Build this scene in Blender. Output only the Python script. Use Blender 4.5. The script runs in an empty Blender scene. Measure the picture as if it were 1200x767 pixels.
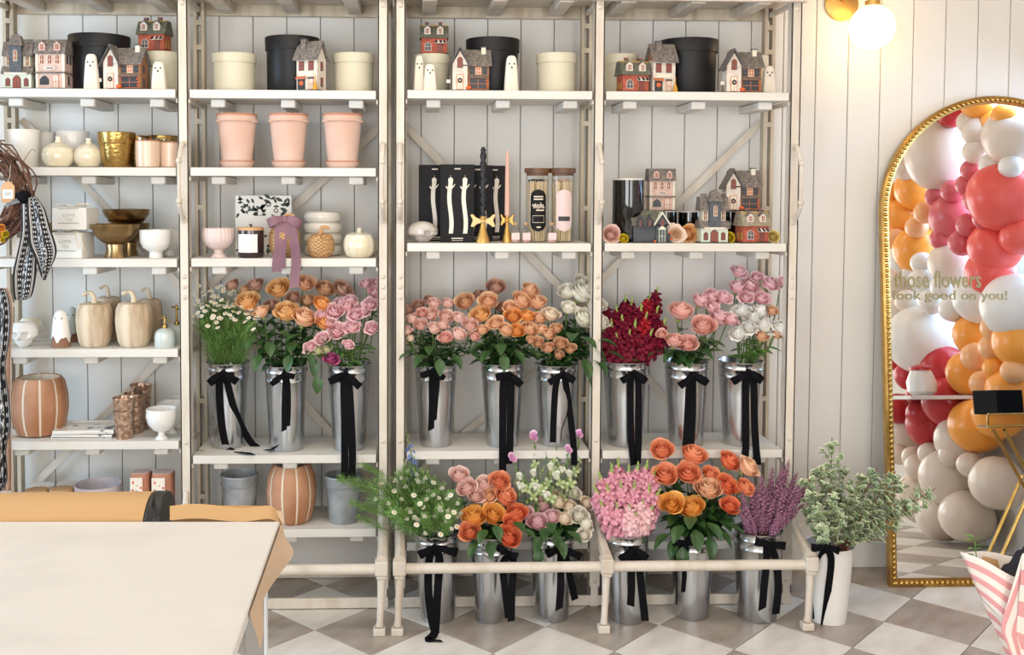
import bpy, bmesh, math, random
import numpy as np
from mathutils import Vector, Matrix, Euler, Quaternion
R = math.radians; PI = math.pi
random.seed(7)
SC = bpy.context.scene
COL = SC.collection

# ------------------------------------------------------------------ camera
FPX, YAW, PITCH, ROLL, PSX, PSY, CH, CD = 1205.65, .0371, .0483, .0033, -67.56, -101.57, 1.6297, 3.9524
_fw = Vector((math.sin(YAW)*math.cos(PITCH), math.cos(YAW)*math.cos(PITCH), -math.sin(PITCH)))
_r0 = Vector((math.cos(YAW), -math.sin(YAW), 0)); _u0 = _r0.cross(_fw)
_rt = math.cos(ROLL)*_r0 + math.sin(ROLL)*_u0
_up = -math.sin(ROLL)*_r0 + math.cos(ROLL)*_u0
EYE = Vector((0, -CD, CH))
cd = bpy.data.cameras.new('camera'); cam = bpy.data.objects.new('camera', cd); COL.objects.link(cam)
m = Matrix((_rt, _up, -_fw)).transposed().to_4x4(); m.translation = EYE; cam.matrix_world = m
cd.sensor_fit = 'HORIZONTAL'; cd.sensor_width = 36; cd.lens = FPX/1200*36
cd.shift_x = -PSX/1200; cd.shift_y = PSY/1200; cd.clip_start = .05
SC.camera = cam
def ray(x, y): return _rt*((x-600-PSX)/FPX) - _up*((y-383.5-PSY)/FPX) + _fw
def at(x, y, Y):                       # the point of depth Y seen at a pixel
    d = ray(x, y); return EYE + d*((Y+CD)/d.y)
def flr(x, y, z=0.0):
    d = ray(x, y); return EYE + d*((z-CH)/d.z)
def mpp(Y): return (Y+CD)/FPX

# ------------------------------------------------------------------ world, lights, exposure
w = bpy.data.worlds.new('world'); SC.world = w; w.use_nodes = True
w.node_tree.nodes['Background'].inputs[0].default_value = (.75, .87, 1, 1)
w.node_tree.nodes['Background'].inputs[1].default_value = 1.0
def area(name, loc, aim, sx, sy, power, colr):
    l = bpy.data.lights.new(name, 'AREA'); l.shape = 'RECTANGLE'; l.size = sx; l.size_y = sy; l.energy = power; l.color = colr
    o = bpy.data.objects.new(name, l); COL.objects.link(o); o.location = loc
    o.rotation_euler = (Vector(aim)-Vector(loc)).to_track_quat('-Z', 'Y').to_euler(); return o
area('window_daylight', (-1.35, -5.3, 1.5), (-1.2, 0, 1.2), 2.4, 1.9, 98, (.96, .965, .97))
area('window_daylight', (1.7, -5.3, 1.5), (1.2, 0, 1.2), 1.8, 1.9, 56, (1, .95, .89))
area('side_window_daylight', (3.4, -.5, 1.8), (2.0, -.9, 0), 1.3, 1.3, 66, (.42, .66, 1))
area('side_window_daylight', (-3.45, -1.1, 1.5), (-1.0, .2, .6), 1.1, 1.3, 62, (.55, .76, 1))  # added bluish light for the left bays, behind the assumed left window
area('ceiling_fill_light', (-.4, -1.1, 2.86), (-.4, -.6, 0), 2.0, .5, 16, (1, .86, .7))  # unseen warm fill, added just below the ceiling
area('ceiling_fill_light', (1.6, -1.5, 2.86), (1.6, -1.0, 0), 1.2, .6, 9, (1, .80, .58))  # second added fill, warmer, over the right side
SC.view_settings.view_transform = 'Standard'; SC.view_settings.look = 'None'
SC.view_settings.gamma = 1; SC.view_settings.use_curve_mapping = False
SC.view_settings.exposure = .2

# ------------------------------------------------------------------ materials
def lin(h):
    if not isinstance(h, str): return h
    h = h.lstrip('#'); o = []
    for i in (0, 2, 4):
        c = int(h[i:i+2], 16)/255; o.append(c/12.92 if c < .04045 else ((c+.055)/1.055)**2.4)
    return tuple(o)
class NT:
    def __init__(s, m): s.t = m.node_tree; s.n = s.t.nodes; s.b = s.n['Principled BSDF']
    def new(s, k, **kw):
        n = s.n.new(k)
        for a, v in kw.items(): setattr(n, a, v)
        return n
    def link(s, a, b): s.t.links.new(a, b)
    def coords(s, scale=(1,1,1), src='Object'):
        tc = s.new('ShaderNodeTexCoord'); mp = s.new('ShaderNodeMapping'); s.link(tc.outputs[src], mp.inputs[0]); mp.inputs['Scale'].default_value = scale; return mp.outputs[0]
    def noise(s, vec, scale, detail=3):
        n = s.new('ShaderNodeTexNoise'); n.inputs['Scale'].default_value = scale; n.inputs['Detail'].default_value = detail; s.link(vec, n.inputs['Vector']); return n.outputs['Fac']
    def ramp(s, fac, stops):
        r = s.new('ShaderNodeValToRGB'); e = r.color_ramp.elements
        while len(e) < len(stops): e.new(.5)
        for i, (p, c) in enumerate(stops): e[i].position = p; e[i].color = (*lin(c), 1)
        s.link(fac, r.inputs[0]); return r.outputs[0]
    def bump(s, fac, st, dist=.01):
        b = s.new('ShaderNodeBump'); b.inputs['Strength'].default_value = st; b.inputs['Distance'].default_value = dist; s.link(fac, b.inputs['Height']); s.link(b.outputs[0], s.b.inputs['Normal'])
def mat(name, c, rough=.6, metal=0, c2=None, ns=8, stretch=(1,1,1), bump=0, emit=0, trans=0, spec=None, lo=.35, hi=.65, coat=0, detail=3, bd=.01):
    m = bpy.data.materials.new(name); m.use_nodes = True; t = NT(m); b = t.b
    b.inputs['Base Color'].default_value = (*lin(c), 1); b.inputs['Roughness'].default_value = rough; b.inputs['Metallic'].default_value = metal
    if spec is not None: b.inputs['Specular IOR Level'].default_value = spec
    if trans: b.inputs['Transmission Weight'].default_value = trans
    if coat: b.inputs['Coat Weight'].default_value = coat; b.inputs['Coat Roughness'].default_value = .08
    if emit: b.inputs['Emission Color'].default_value = (*lin(c), 1); b.inputs['Emission Strength'].default_value = emit
    if c2 or bump:
        v = t.coords(stretch); f = t.noise(v, ns, detail)
        if c2: t.link(t.ramp(f, [(lo, c), (hi, c2)]), b.inputs['Base Color'])
        if bump: t.bump(f, bump, bd)
    return m
def petal_mat(name, inner, outer, rough=.55):
    m = bpy.data.materials.new(name); m.use_nodes = True; t = NT(m)
    a = t.new('ShaderNodeAttribute', attribute_name='t')
    col = t.ramp(a.outputs['Fac'], [(0, inner), (1, outer)])
    n = t.noise(t.coords(), 3)
    mx = t.new('ShaderNodeMix', data_type='RGBA', blend_type='MULTIPLY'); mx.inputs[0].default_value = .35
    t.link(col, mx.inputs[6]); t.link(t.ramp(n, [(.3, '#ece6e2'), (.7, '#ffffff')]), mx.inputs[7])
    t.link(mx.outputs[2], t.b.inputs['Base Color']); t.b.inputs['Roughness'].default_value = rough
    t.b.inputs['Specular IOR Level'].default_value = .25
    tr = t.new('ShaderNodeBsdfTranslucent'); t.link(mx.outputs[2], tr.inputs[0])
    ms = t.new('ShaderNodeMixShader'); ms.inputs[0].default_value = .2
    t.link(t.b.outputs[0], ms.inputs[1]); t.link(tr.outputs[0], ms.inputs[2])
    t.link(ms.outputs[0], t.n['Material Output'].inputs[0]); return m

M = {}
M['wall'] = mat('wall_paint', '#dedcd7', .55, c2='#d8d6d1', ns=3)
M['groove'] = mat('wall_groove', '#a9a7a2', .8)
M['plaster'] = mat('plaster', '#d8d2c8', .8)
M['rack'] = mat('chipped_cream_paint', '#d3cabd', .5, c2='#bfb09e', ns=14, stretch=(1,1,.25), bump=.15, lo=.45, hi=.75)
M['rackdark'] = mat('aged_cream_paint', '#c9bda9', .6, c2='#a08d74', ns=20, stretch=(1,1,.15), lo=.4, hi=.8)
M['shelf'] = mat('white_painted_board', '#dcd9d3', .5, c2='#cfcac1', ns=9, stretch=(.15,1,1), bump=.1)
M['grout'] = mat('grout', '#77706a', .9)
def tile_mat(name, a, b, c):
    m = bpy.data.materials.new(name); m.use_nodes = True; t = NT(m)
    oi = t.new('ShaderNodeObjectInfo'); tc = t.new('ShaderNodeTexCoord'); ad = t.new('ShaderNodeVectorMath', operation='ADD')
    mu = t.new('ShaderNodeMath', operation='MULTIPLY'); mu.inputs[1].default_value = 37; t.link(oi.outputs['Random'], mu.inputs[0])
    t.link(tc.outputs['Object'], ad.inputs[0]); t.link(mu.outputs[0], ad.inputs[1])
    mp = t.new('ShaderNodeMapping'); mp.inputs['Scale'].default_value = (1, 2.2, 1); t.link(ad.outputs[0], mp.inputs[0])
    f = t.noise(mp.outputs[0], 6, 7); t.link(t.ramp(f, [(.3, a), (.5, b), (.72, c)]), t.b.inputs['Base Color'])
    t.b.inputs['Roughness'].default_value = .38; t.bump(f, .05, .004); return m
M['tile_w'] = tile_mat('pale_stone_tile', '#cfc8be', '#dcd7cf', '#e6e2dc')
M['tile_g'] = tile_mat('grey_stone_tile', '#94877b', '#a59a90', '#b5aca3')
M['zinc'] = mat('galvanised_steel', '#d0d2d4', .24, 1, c2='#b9bdc2', ns=5, stretch=(1,1,.35), bump=.12, bd=.004)
M['zinc_old'] = mat('weathered_zinc', '#a4a8ab', .6, .3, c2='#85898c', ns=14, bump=.3)
M['velvet'] = mat('black_velvet', '#0a0a0e', .9, spec=.15)
M['boxblack'] = mat('black_card', '#161618', .45, spec=.3)
M['boxcream'] = mat('cream_card', '#d2ccb6', .6)
M['white'] = mat('white_ceramic', '#e6e4e0', .3, coat=.3)
M['matte'] = mat('white_matte', '#e2dfda', .6, c2='#d6d1ca', ns=12)
M['cream'] = mat('cream_glaze', '#e3dcca', .2, coat=.6, c2='#d8ccae', ns=5)
M['ghostw'] = mat('whitewashed_wood', '#e8e3da', .6, c2='#dccfba', ns=6, stretch=(1,1,.2))
M['black'] = mat('matte_black', '#151516', .5)
M['gold'] = mat('hammered_gold', '#b8995c', .25, 1, bump=.5, ns=90, c2='#a8874a', detail=1, bd=.003)
M['goldp'] = mat('gold_paint', '#c29a56', .4, .8)
M['brass'] = mat('brushed_brass', '#a98f68', .28, 1, c2='#8f7650', ns=30, stretch=(.1,.1,1))
M['framegold'] = mat('gilt_frame', '#b08a48', .3, .95, c2='#c4a05c', ns=20)
M['terra'] = mat('powdered_terracotta', '#cfab9a', .85, c2='#d8bcae', ns=7, bump=.1)
M['terrar'] = mat('terracotta_rim', '#b0745a', .85, c2='#c08a70', ns=9)
M['orangepot'] = mat('washed_terracotta', '#b98a6c', .8, c2='#a46f4c', ns=6, bump=.2)
M['stripe'] = mat('chalky_groove', '#d8cdb8', .85)
M['woodp'] = mat('bleached_wood', '#d8c8b0', .7, c2='#a08668', ns=6, stretch=(3,3,.5), bump=.15, detail=6, lo=.42, hi=.68)
M['wicker'] = mat('wicker', '#c48b4c', .65)
t = NT(M['wicker']); v = t.coords((90, 90, 150)); ck = t.new('ShaderNodeTexChecker'); ck.inputs['Scale'].default_value = 1.0
t.link(v, ck.inputs[0]); ck.inputs[1].default_value = (*lin('#c49a68'), 1); ck.inputs[2].default_value = (*lin('#906a42'), 1)
t.link(ck.outputs[0], t.b.inputs['Base Color']); t.bump(ck.outputs[1], .6, .004)
M['glass'] = mat('clear_glass', '#f4f4f2', .03); t = NT(M['glass']); tr_ = t.new('ShaderNodeBsdfTransparent'); gl_ = t.new('ShaderNodeBsdfGlossy'); gl_.inputs['Roughness'].default_value = .03
fz_ = t.new('ShaderNodeLayerWeight'); fz_.inputs[0].default_value = .3; mx_ = t.new('ShaderNodeMixShader'); tr_.inputs[0].default_value = (.95, .96, .95, 1)
pw_ = t.new('ShaderNodeMath', operation='MULTIPLY'); pw_.inputs[1].default_value = .55; t.link(fz_.outputs['Facing'], pw_.inputs[0]); t.link(pw_.outputs[0], mx_.inputs[0]); t.link(tr_.outputs[0], mx_.inputs[1]); t.link(gl_.outputs[0], mx_.inputs[2]); t.link(mx_.outputs[0], t.n['Material Output'].inputs[0])
M['frost'] = mat('milky_glass', '#eae5da', .15, trans=.2, coat=.4)
M['darkglass'] = mat('black_glass', '#060709', .05, spec=.8)
M['peachwax'] = mat('peach_candle', '#d8bca4', .35, coat=.5)
M['plum'] = mat('plum_glass', '#2c1a22', .15, coat=.5)
M['paper'] = mat('paper_label', '#e8e6e0', .7)
M['ink'] = mat('ink', '#3a3a3c', .7)
M['lightink'] = mat('grey_ink', '#a5a3a0', .8)
M['woodlid'] = mat('dark_wood', '#5a3d2a', .5, c2='#7a5638', ns=8, stretch=(1,6,1))
M['palewood'] = mat('pale_wood', '#caa073', .6, c2='#b88a5c', ns=8)
M['match'] = mat('match_sticks', '#f0dcb6', .7, c2='#dcbf92', ns=60, stretch=(1,1,.02))
M['pink'] = mat('dusty_pink_glaze', '#d8c4be', .45)
M['pinklabel'] = mat('pink_label', '#dcc2c0', .6)
M['pinkwax'] = mat('pink_wax', '#cfa798', .5)
M['blackwax'] = mat('black_wax', '#17181d', .4)
M['mauve'] = mat('mauve_satin', '#86606a', .6, c2='#6f4d5c', ns=6)
M['mint'] = mat('pale_mint_glaze', '#bfc9c4', .3, coat=.4)
M['clay'] = mat('bare_clay', '#8c6850', .8)
M['merc'] = mat('mercury_glass', '#dcc0a8', .3, .85, c2='#a88470', ns=75, bump=.4, lo=.4, hi=.6)
M['marble'] = mat('marbled_enamel', '#e9e7e2', .3, c2='#2f3038', ns=16, lo=.58, hi=.64, stretch=(1,1.6,1))
M['lilac'] = mat('lilac_bowl', '#ccc4c8', .4, c2='#bdb2bc', ns=12)
M['kraft'] = mat('kraft_paper', '#c09a6a', .6, c2='#b89060', ns=4, stretch=(.2,2,1))
M['kraftd'] = mat('kraft_paper_pale', '#ceb294', .7)
M['darksteel'] = mat('dark_steel', '#2b2a2a', .45, .3)
M['blue'] = mat('blue_plastic', '#3d63c4', .5)
M['quartz'] = mat('veined_quartz', '#dcd8d4', .45, c2='#cbc7c3', ns=3.2, stretch=(1,1.8,1), lo=.5, hi=.85, detail=9)
M['leghighlight'] = mat('leg_highlight', '#dde0e6', .35)  # pale tone of the highlight painted on the table leg
M['leg'] = mat('table_leg_paint', '#9a9590', .5)
M['twig'] = mat('grapevine_twig', '#74503f', .8, c2='#523629', ns=30)
M['yellow'] = mat('yellow_petal', '#e3b51c', .6)
M['orange'] = mat('orange_paint', '#d8602a', .5)
M['balc'] = mat('cream_balloon', '#e2d2c2', .3, spec=.4)
M['balp'] = mat('white_balloon', '#e9e4dd', .3, spec=.4)
M['balo'] = mat('orange_balloon', '#f5a242', .3, spec=.4)
M['baly'] = mat('peach_balloon', '#efb27c', .3, spec=.4)
M['balr'] = mat('dark_red_balloon', '#bb3034', .3, spec=.4)
M['balk'] = mat('coral_balloon', '#ee6258', .3, spec=.4)
M['bald'] = mat('rose_red_balloon', '#d2646a', .3, spec=.4)
M['mirror'] = mat('mirror_glass', '#f2f2f2', 0, 1)
M['globe'] = mat('lamp_globe', '#ffd596', .3, emit=6.5)
M['letters'] = mat('mirror_lettering', '#8f8458', .5)
M['stem'] = mat('green_stem', '#5d7a3a', .6, c2='#48652c', ns=20)
M['dstem'] = mat('dark_stem', '#46512c', .6)
M['leafd'] = mat('rose_leaf', '#2c4a26', .4, c2='#3d5f30', ns=9)
M['leafm'] = mat('mid_green_leaf', '#4d7534', .5, c2='#6a9247', ns=10)
M['fern'] = mat('feathery_green', '#6d9a4a', .6, c2='#96b96c', ns=30)
M['bud'] = mat('green_bud', '#9aae5c', .6)
M['brown'] = mat('brown_wood', '#7b4a32', .6)
M['skull'] = mat('pearly_resin', '#d5d0ca', .4, c2='#a9a19b', ns=14, bump=.5, coat=.3)
M['linen'] = mat('beige_linen', '#cfae98', .85, c2='#c2a08a', ns=40)
M['sage'] = mat('sage_linen', '#a3aba3', .85)
M['navy'] = mat('dark_cloth', '#25252f', .9)
def pittosporum_mat():
    m = bpy.data.materials.new('variegated_leaf'); m.use_nodes = True; t = NT(m)
    a = t.new('ShaderNodeAttribute', attribute_name='t')
    t.link(t.ramp(a.outputs['Fac'], [(.0, '#7f9f6c'), (.5, '#9db888'), (.78, '#e6e9cc')]), t.b.inputs['Base Color']); return m
M['varieg'] = pittosporum_mat()
def cloth_print():
    m = bpy.data.materials.new('black_bandana_print'); m.use_nodes = True; t = NT(m)
    uv = t.new('ShaderNodeUVMap'); sp = t.new('ShaderNodeSeparateXYZ'); t.link(uv.outputs[0], sp.inputs[0])
    u = t.new('ShaderNodeMath', operation='PINGPONG'); u.inputs[1].default_value = .5; t.link(sp.outputs[0], u.inputs[0])
    def band(a, b):
        g = t.new('ShaderNodeMath', operation='GREATER_THAN'); g.inputs[1].default_value = a; t.link(u.outputs[0], g.inputs[0])
        l = t.new('ShaderNodeMath', operation='LESS_THAN'); l.inputs[1].default_value = b; t.link(u.outputs[0], l.inputs[0])
        q = t.new('ShaderNodeMath', operation='MULTIPLY'); t.link(g.outputs[0], q.inputs[0]); t.link(l.outputs[0], q.inputs[1]); return q.outputs[0]
    def mx(a, b, op='MAXIMUM'):
        q = t.new('ShaderNodeMath', operation=op); t.link(a, q.inputs[0]); t.link(b, q.inputs[1]); return q.outputs[0]
    mp = t.new('ShaderNodeMapping'); t.link(uv.outputs[0], mp.inputs[0]); mp.inputs['Scale'].default_value = (12, 22, 1)
    fr = t.new('ShaderNodeVectorMath', operation='FRACTION'); t.link(mp.outputs[0], fr.inputs[0])
    ds = t.new('ShaderNodeVectorMath', operation='DISTANCE'); t.link(fr.outputs[0], ds.inputs[0]); ds.inputs[1].default_value = (.5, .5, 0)
    dot = t.new('ShaderNodeMath', operation='LESS_THAN'); dot.inputs[1].default_value = .23; t.link(ds.outputs['Value'], dot.inputs[0])
    dots = mx(dot.outputs[0], band(.2, .33), 'MULTIPLY')
    wv = t.noise(uv.outputs[0], 14, 2); g = t.new('ShaderNodeMath', operation='COMPARE'); g.inputs[1].default_value = .5; g.inputs[2].default_value = .025; t.link(wv, g.inputs[0])
    pas = mx(g.outputs[0], band(.37, .51), 'MULTIPLY')
    tot = mx(mx(mx(band(.1, .125), band(.15, .165)), dots), pas)
    t.link(t.ramp(tot, [(0, '#131318'), (1, '#dedcda')]), t.b.inputs['Base Color']); t.b.inputs['Roughness'].default_value = .8; return m
M['bandana'] = cloth_print()

# ------------------------------------------------------------------ mesh helpers
class MB:
    def __init__(s, k=1.0): s.v = []; s.f = []; s.m = []; s.t = []; s.k = k; s.uv = {}
    def add(s, vs, fs, m=0, t=None, uvs=None):
        b = len(s.v); s.v += [tuple(Vector(p)*s.k) for p in vs]; s.t += (t if t is not None else [0.0]*len(vs))
        for f in fs: s.f.append(tuple(i+b for i in f)); s.m.append(m)
        if uvs:
            for i, q in enumerate(uvs): s.uv[b+i] = q
        return s
    def box(s, x0, x1, y0, y1, z0, z1, m=0):
        vs = [(x, y, z) for z in (z0, z1) for y in (y0, y1) for x in (x0, x1)]
        return s.add(vs, [(0,2,3,1), (4,5,7,6), (0,1,5,4), (2,6,7,3), (0,4,6,2), (1,3,7,5)], m)
    def xbox(s, c, size, mtx, m=0):
        x, y, z = (q/2 for q in size)
        vs = [mtx @ Vector((a, b, d)) + Vector(c) for d in (-z, z) for b in (-y, y) for a in (-x, x)]
        return s.add(vs, [(0,2,3,1), (4,5,7,6), (0,1,5,4), (2,6,7,3), (0,4,6,2), (1,3,7,5)], m)
    def lathe(s, prof, seg=24, c=(0,0,0), m=0, sy=1.0, fn=None, capb=True, capt=True, mf=None):
        vs = []; fs = []; ms = []
        for r, z in prof:
            for i in range(seg):
                a = 2*PI*i/seg; q = r*(fn(a, z) if fn else 1)
                vs.append((c[0]+q*math.cos(a), c[1]+q*math.sin(a)*sy, c[2]+z))
        n = len(prof)
        for j in range(n-1):
            for i in range(seg):
                k = (i+1) % seg; fs.append((j*seg+i, j*seg+k, (j+1)*seg+k, (j+1)*seg+i)); ms.append(mf(i, seg, j) if mf else m)
        if capb and prof[0][0] > 1e-5: fs.append(tuple(range(seg-1, -1, -1))); ms.append(m)
        if capt and prof[-1][0] > 1e-5: fs.append(tuple((n-1)*seg+i for i in range(seg))); ms.append(m)
        b = len(s.f); s.add(vs, fs, m); s.m[b:] = ms; return s
    def tube(s, pts, rad, seg=6, m=0):
        pts = [Vector(p) for p in pts]; n = len(pts)
        if not hasattr(rad, '__len__'): rad = [rad]*n
        vs = []; fs = []; nrm = None
        for i, p in enumerate(pts):
            t = (pts[min(i+1, n-1)]-pts[max(i-1, 0)]).normalized()
            if nrm is None: nrm = t.orthogonal().normalized()
            else:
                nrm = (nrm - t*nrm.dot(t)); nrm = nrm.normalized() if nrm.length > 1e-6 else t.orthogonal().normalized()
            b = t.cross(nrm)
            for k in range(seg):
                a = 2*PI*k/seg; vs.append(p + (nrm*math.cos(a)+b*math.sin(a))*rad[i])
        for i in range(n-1):
            for k in range(seg):
                q = (k+1) % seg; fs.append((i*seg+k, i*seg+q, (i+1)*seg+q, (i+1)*seg+k))
        fs += [tuple(range(seg-1, -1, -1)), tuple((n-1)*seg+k for k in range(seg))]
        return s.add(vs, fs, m)
    def sphere(s, c, r, m=0, seg=12, rings=8, sc=(1,1,1)):
        vs = [(c[0], c[1], c[2]-r*sc[2])]; fs = []
        for j in range(1, rings):
            a = -PI/2 + PI*j/rings
            for i in range(seg):
                b = 2*PI*i/seg; vs.append((c[0]+r*sc[0]*math.cos(a)*math.cos(b), c[1]+r*sc[1]*math.cos(a)*math.sin(b), c[2]+r*sc[2]*math.sin(a)))
        vs.append((c[0], c[1], c[2]+r*sc[2])); L = len(vs)-1
        for i in range(seg):
            k = (i+1) % seg; fs.append((0, 1+k, 1+i)); fs.append((L, 1+(rings-2)*seg+i, 1+(rings-2)*seg+k))
            for j in range(rings-2): fs.append((1+j*seg+i, 1+j*seg+k, 1+(j+1)*seg+k, 1+(j+1)*seg+i))
        return s.add(vs, fs, m)
    def strip(s, pts, wd, wdir, th=.0012, m=0, uv=False):
        pts = [Vector(p) for p in pts]; n = len(pts)
        if not hasattr(wd, '__len__'): wd = [wd]*n
        if isinstance(wdir, (tuple, Vector)): wdir = [Vector(wdir)]*n
        vs = []; us = []
        for i, p in enumerate(pts):
            t = (pts[min(i+1, n-1)]-pts[max(i-1, 0)]).normalized(); wv = wdir[i]; wv = (wv - t*wv.dot(t)).normalized(); nn = t.cross(wv)
            for a, b in ((-.5, -.5), (.5, -.5), (.5, .5), (-.5, .5)): vs.append(p + wv*wd[i]*a + nn*th*b); us.append((a+.5, i/(n-1)))
        fs = [(3, 2, 1, 0), tuple(4*(n-1)+k for k in range(4))]
        for i in range(n-1):
            for k in range(4): q = (k+1) % 4; fs.append((4*i+k, 4*i+q, 4*i+4+q, 4*i+4+k))
        return s.add(vs, fs, m, uvs=us if uv else None)
    def prism(s, poly, y0, y1, m=0):          # polygon in x,z extruded along y
        n = len(poly); vs = [(x, y0, z) for x, z in poly]+[(x, y1, z) for x, z in poly]
        fs = [tuple(range(n)), tuple(range(2*n-1, n-1, -1))]+[(i, n+i, n+(i+1) % n, (i+1) % n) for i in range(n)]
        return s.add(vs, fs, m)
    def prismx(s, poly, x0, x1, m=0):         # polygon in y,z extruded along x
        n = len(poly); vs = [(x0, y, z) for y, z in poly]+[(x1, y, z) for y, z in poly]
        fs = [tuple(range(n-1, -1, -1)), tuple(range(n, 2*n))]+[(i, (i+1) % n, n+(i+1) % n, n+i) for i in range(n)]
        return s.add(vs, fs, m)
    def grid(s, fn, nu, nv, m=0, tf=None, uv=False):
        vs = []; tt = []; us = []
        for j in range(nv+1):
            for i in range(nu+1):
                vs.append(fn(i/nu, j/nv)); tt.append(tf(i/nu, j/nv) if tf else 0.0); us.append((i/nu, j/nv))
        fs = [(j*(nu+1)+i, j*(nu+1)+i+1, (j+1)*(nu+1)+i+1, (j+1)*(nu+1)+i) for j in range(nv) for i in range(nu)]
        return s.add(vs, fs, m, tt, us if uv else None)
    def merge(s, o, mtx=None, m=None, tmul=None):
        b = len(s.v)
        s.v += [tuple(mtx @ Vector(p)) for p in o.v] if mtx else list(o.v); s.t += o.t
        s.f += [tuple(i+b for i in f) for f in o.f]; s.m += [m]*len(o.m) if m is not None else list(o.m); return s
    def mesh(s, name, mats, sharp=35):
        me = bpy.data.meshes.new(name); me.from_pydata(s.v, [], s.f)
        if not isinstance(mats, (list, tuple)): mats = [mats]
        for q in mats: me.materials.append(M[q] if isinstance(q, str) else q)
        me.polygons.foreach_set('material_index', [min(a, len(mats)-1) for a in s.m]); me.polygons.foreach_set('use_smooth', [True]*len(s.f))
        if any(s.t):
            a = me.attributes.new('t', 'FLOAT', 'POINT'); a.data.foreach_set('value', s.t)
        if s.uv:
            l = me.uv_layers.new(name='UVMap')
            for lp in me.loops: l.data[lp.index].uv = s.uv.get(lp.vertex_index, (0, 0))
        me.update()
        if sharp: me.set_sharp_from_angle(angle=R(sharp))
        return me
    def build(s, name, mats, parent=None, sharp=35, loc=None, stuff=False, bevel=0, label=None):
        return place(name, s.mesh(name, mats, sharp), parent, loc, stuff=stuff, bevel=bevel, label=label)
def place(name, me, parent=None, loc=None, rot=None, scale=None, stuff=False, bevel=0, label=None):
    o = bpy.data.objects.new(name, me); COL.objects.link(o)
    if parent: o.parent = parent
    if loc is not None: o.location = loc
    if rot is not None:
        if isinstance(rot, Quaternion): o.rotation_mode = 'QUATERNION'; o.rotation_quaternion = rot
        else: o.rotation_euler = rot
    if scale is not None: o.scale = scale if hasattr(scale, '__len__') else (scale,)*3
    if stuff: o['kind'] = 'stuff'
    if label: o['label'] = label
    if bevel:
        b = o.modifiers.new('bevel', 'BEVEL'); b.width = bevel; b.segments = 2; b.limit_method = 'ANGLE'
    return o
def tag(o, label, cat, group=None):
    o['label'] = label; o['category'] = cat
    if group: o['group'] = group
    return o
def thing(name, label, cat, loc=(0,0,0), rz=0, group=None):
    o = bpy.data.objects.new(name, None); COL.objects.link(o); o.location = loc; o.rotation_euler = (0, 0, rz); o.empty_display_size = .05
    return tag(o, label, cat, group)
def struct(o): o['kind'] = 'structure'; return o
KIDS = {}
def dup(root, loc, rz, label, group=None, scale=None):
    def cp(o, par):
        c = o.copy(); COL.objects.link(c)
        if par: c.parent = par
        for ch in list(o.children): cp(ch, c)
        return c
    r = cp(root, None); r.location = loc; r.rotation_euler = (0, 0, rz); r['label'] = label
    if group: r['group'] = group
    if scale: r.scale = (scale,)*3
    return r
def text_mb(s, w, h, y=0.0, bold=.0, th=.0):   # lettering as flat mesh, centred, w wide
    c = bpy.data.curves.new('lettering', 'FONT'); c.body = s; c.offset = bold; c.extrude = .0; c.resolution_u = 3
    o = bpy.data.objects.new('lettering', c); COL.objects.link(o); dg = bpy.context.evaluated_depsgraph_get()
    me = bpy.data.meshes.new_from_object(o.evaluated_get(dg)); vs = np.array([v.co for v in me.vertices]); fs = [tuple(p.vertices) for p in me.polygons]
    bpy.data.objects.remove(o); bpy.data.curves.remove(c)
    lo, hi = vs.min(0), vs.max(0); k = MB()
    k.add([((p[0]-(lo[0]+hi[0])/2)*w/(hi[0]-lo[0]), y, (p[1]-(lo[1]+hi[1])/2)*h/(hi[1]-lo[1])) for p in vs], fs); bpy.data.meshes.remove(me); return k
def bez(p0, p1, p2, n):
    p0, p1, p2 = Vector(p0), Vector(p1), Vector(p2); return [p0*(1-t)**2+p1*2*t*(1-t)+p2*t*t for t in [i/(n-1) for i in range(n)]]
def catmull(pts, n=6):
    pts = [Vector(p) for p in pts]; P = [pts[0]*2-pts[1]]+pts+[pts[-1]*2-pts[-2]]; o = []
    for i in range(1, len(P)-2):
        for k in range(n):
            t = k/n; o.append(.5*((2*P[i])+(P[i+1]-P[i-1])*t+(2*P[i-1]-5*P[i]+4*P[i+1]-P[i+2])*t*t+(-P[i-1]+3*P[i]-3*P[i+1]+P[i+2])*t**3))
    return o+[pts[-1]]

# ------------------------------------------------------------------ room shell
WY = .395; XL, XR, YF, ZC = -3.2, 3.05, -5.5, 2.9
wall = struct(MB().box(XL-.1, XR+.1, WY+.012, WY+.15, 0, ZC).build('wall_back', 'groove'))
gx0 = at(257, 70, WY).x; gs = (at(415, 70, WY).x-gx0)/4
zb = at(1000, 614, WY-.01).z
pk = MB(); wd = gs-.0028
pk.add([(-wd/2, .014, 0), (-wd/2+.0, .003, 0), (-wd/2+.002, 0, 0), (wd/2-.002, 0, 0), (wd/2, .003, 0), (wd/2, .014, 0)]+
       [(-wd/2, .014, ZC), (-wd/2, .003, ZC), (-wd/2+.002, 0, ZC), (wd/2-.002, 0, ZC), (wd/2, .003, ZC), (wd/2, .014, ZC)],
       [(i, i+1, i+7, i+6) for i in range(5)]+[(5, 0, 6, 11)])
pkm = pk.mesh('wall_plank', 'wall', 20)
k0 = math.floor((XL-gx0)/gs)
x = gx0+(k0+.5)*gs
while x < XR+gs:
    place('plank', pkm, wall, (x, WY, 0)); x += gs
struct(MB().box(XL, XR, WY-.014, WY+.002, 0, zb).build('baseboard_back', 'wall', bevel=.003))
wl = MB(); y0, y1, z0, z1 = -1.7, -.5, .85, 2.15
wl.box(XL-.12, XL, YF, y0, 0, ZC).box(XL-.12, XL, y1, WY+.1, 0, ZC).box(XL-.12, XL, y0, y1, 0, z0).box(XL-.12, XL, y0, y1, z1, ZC)
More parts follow.
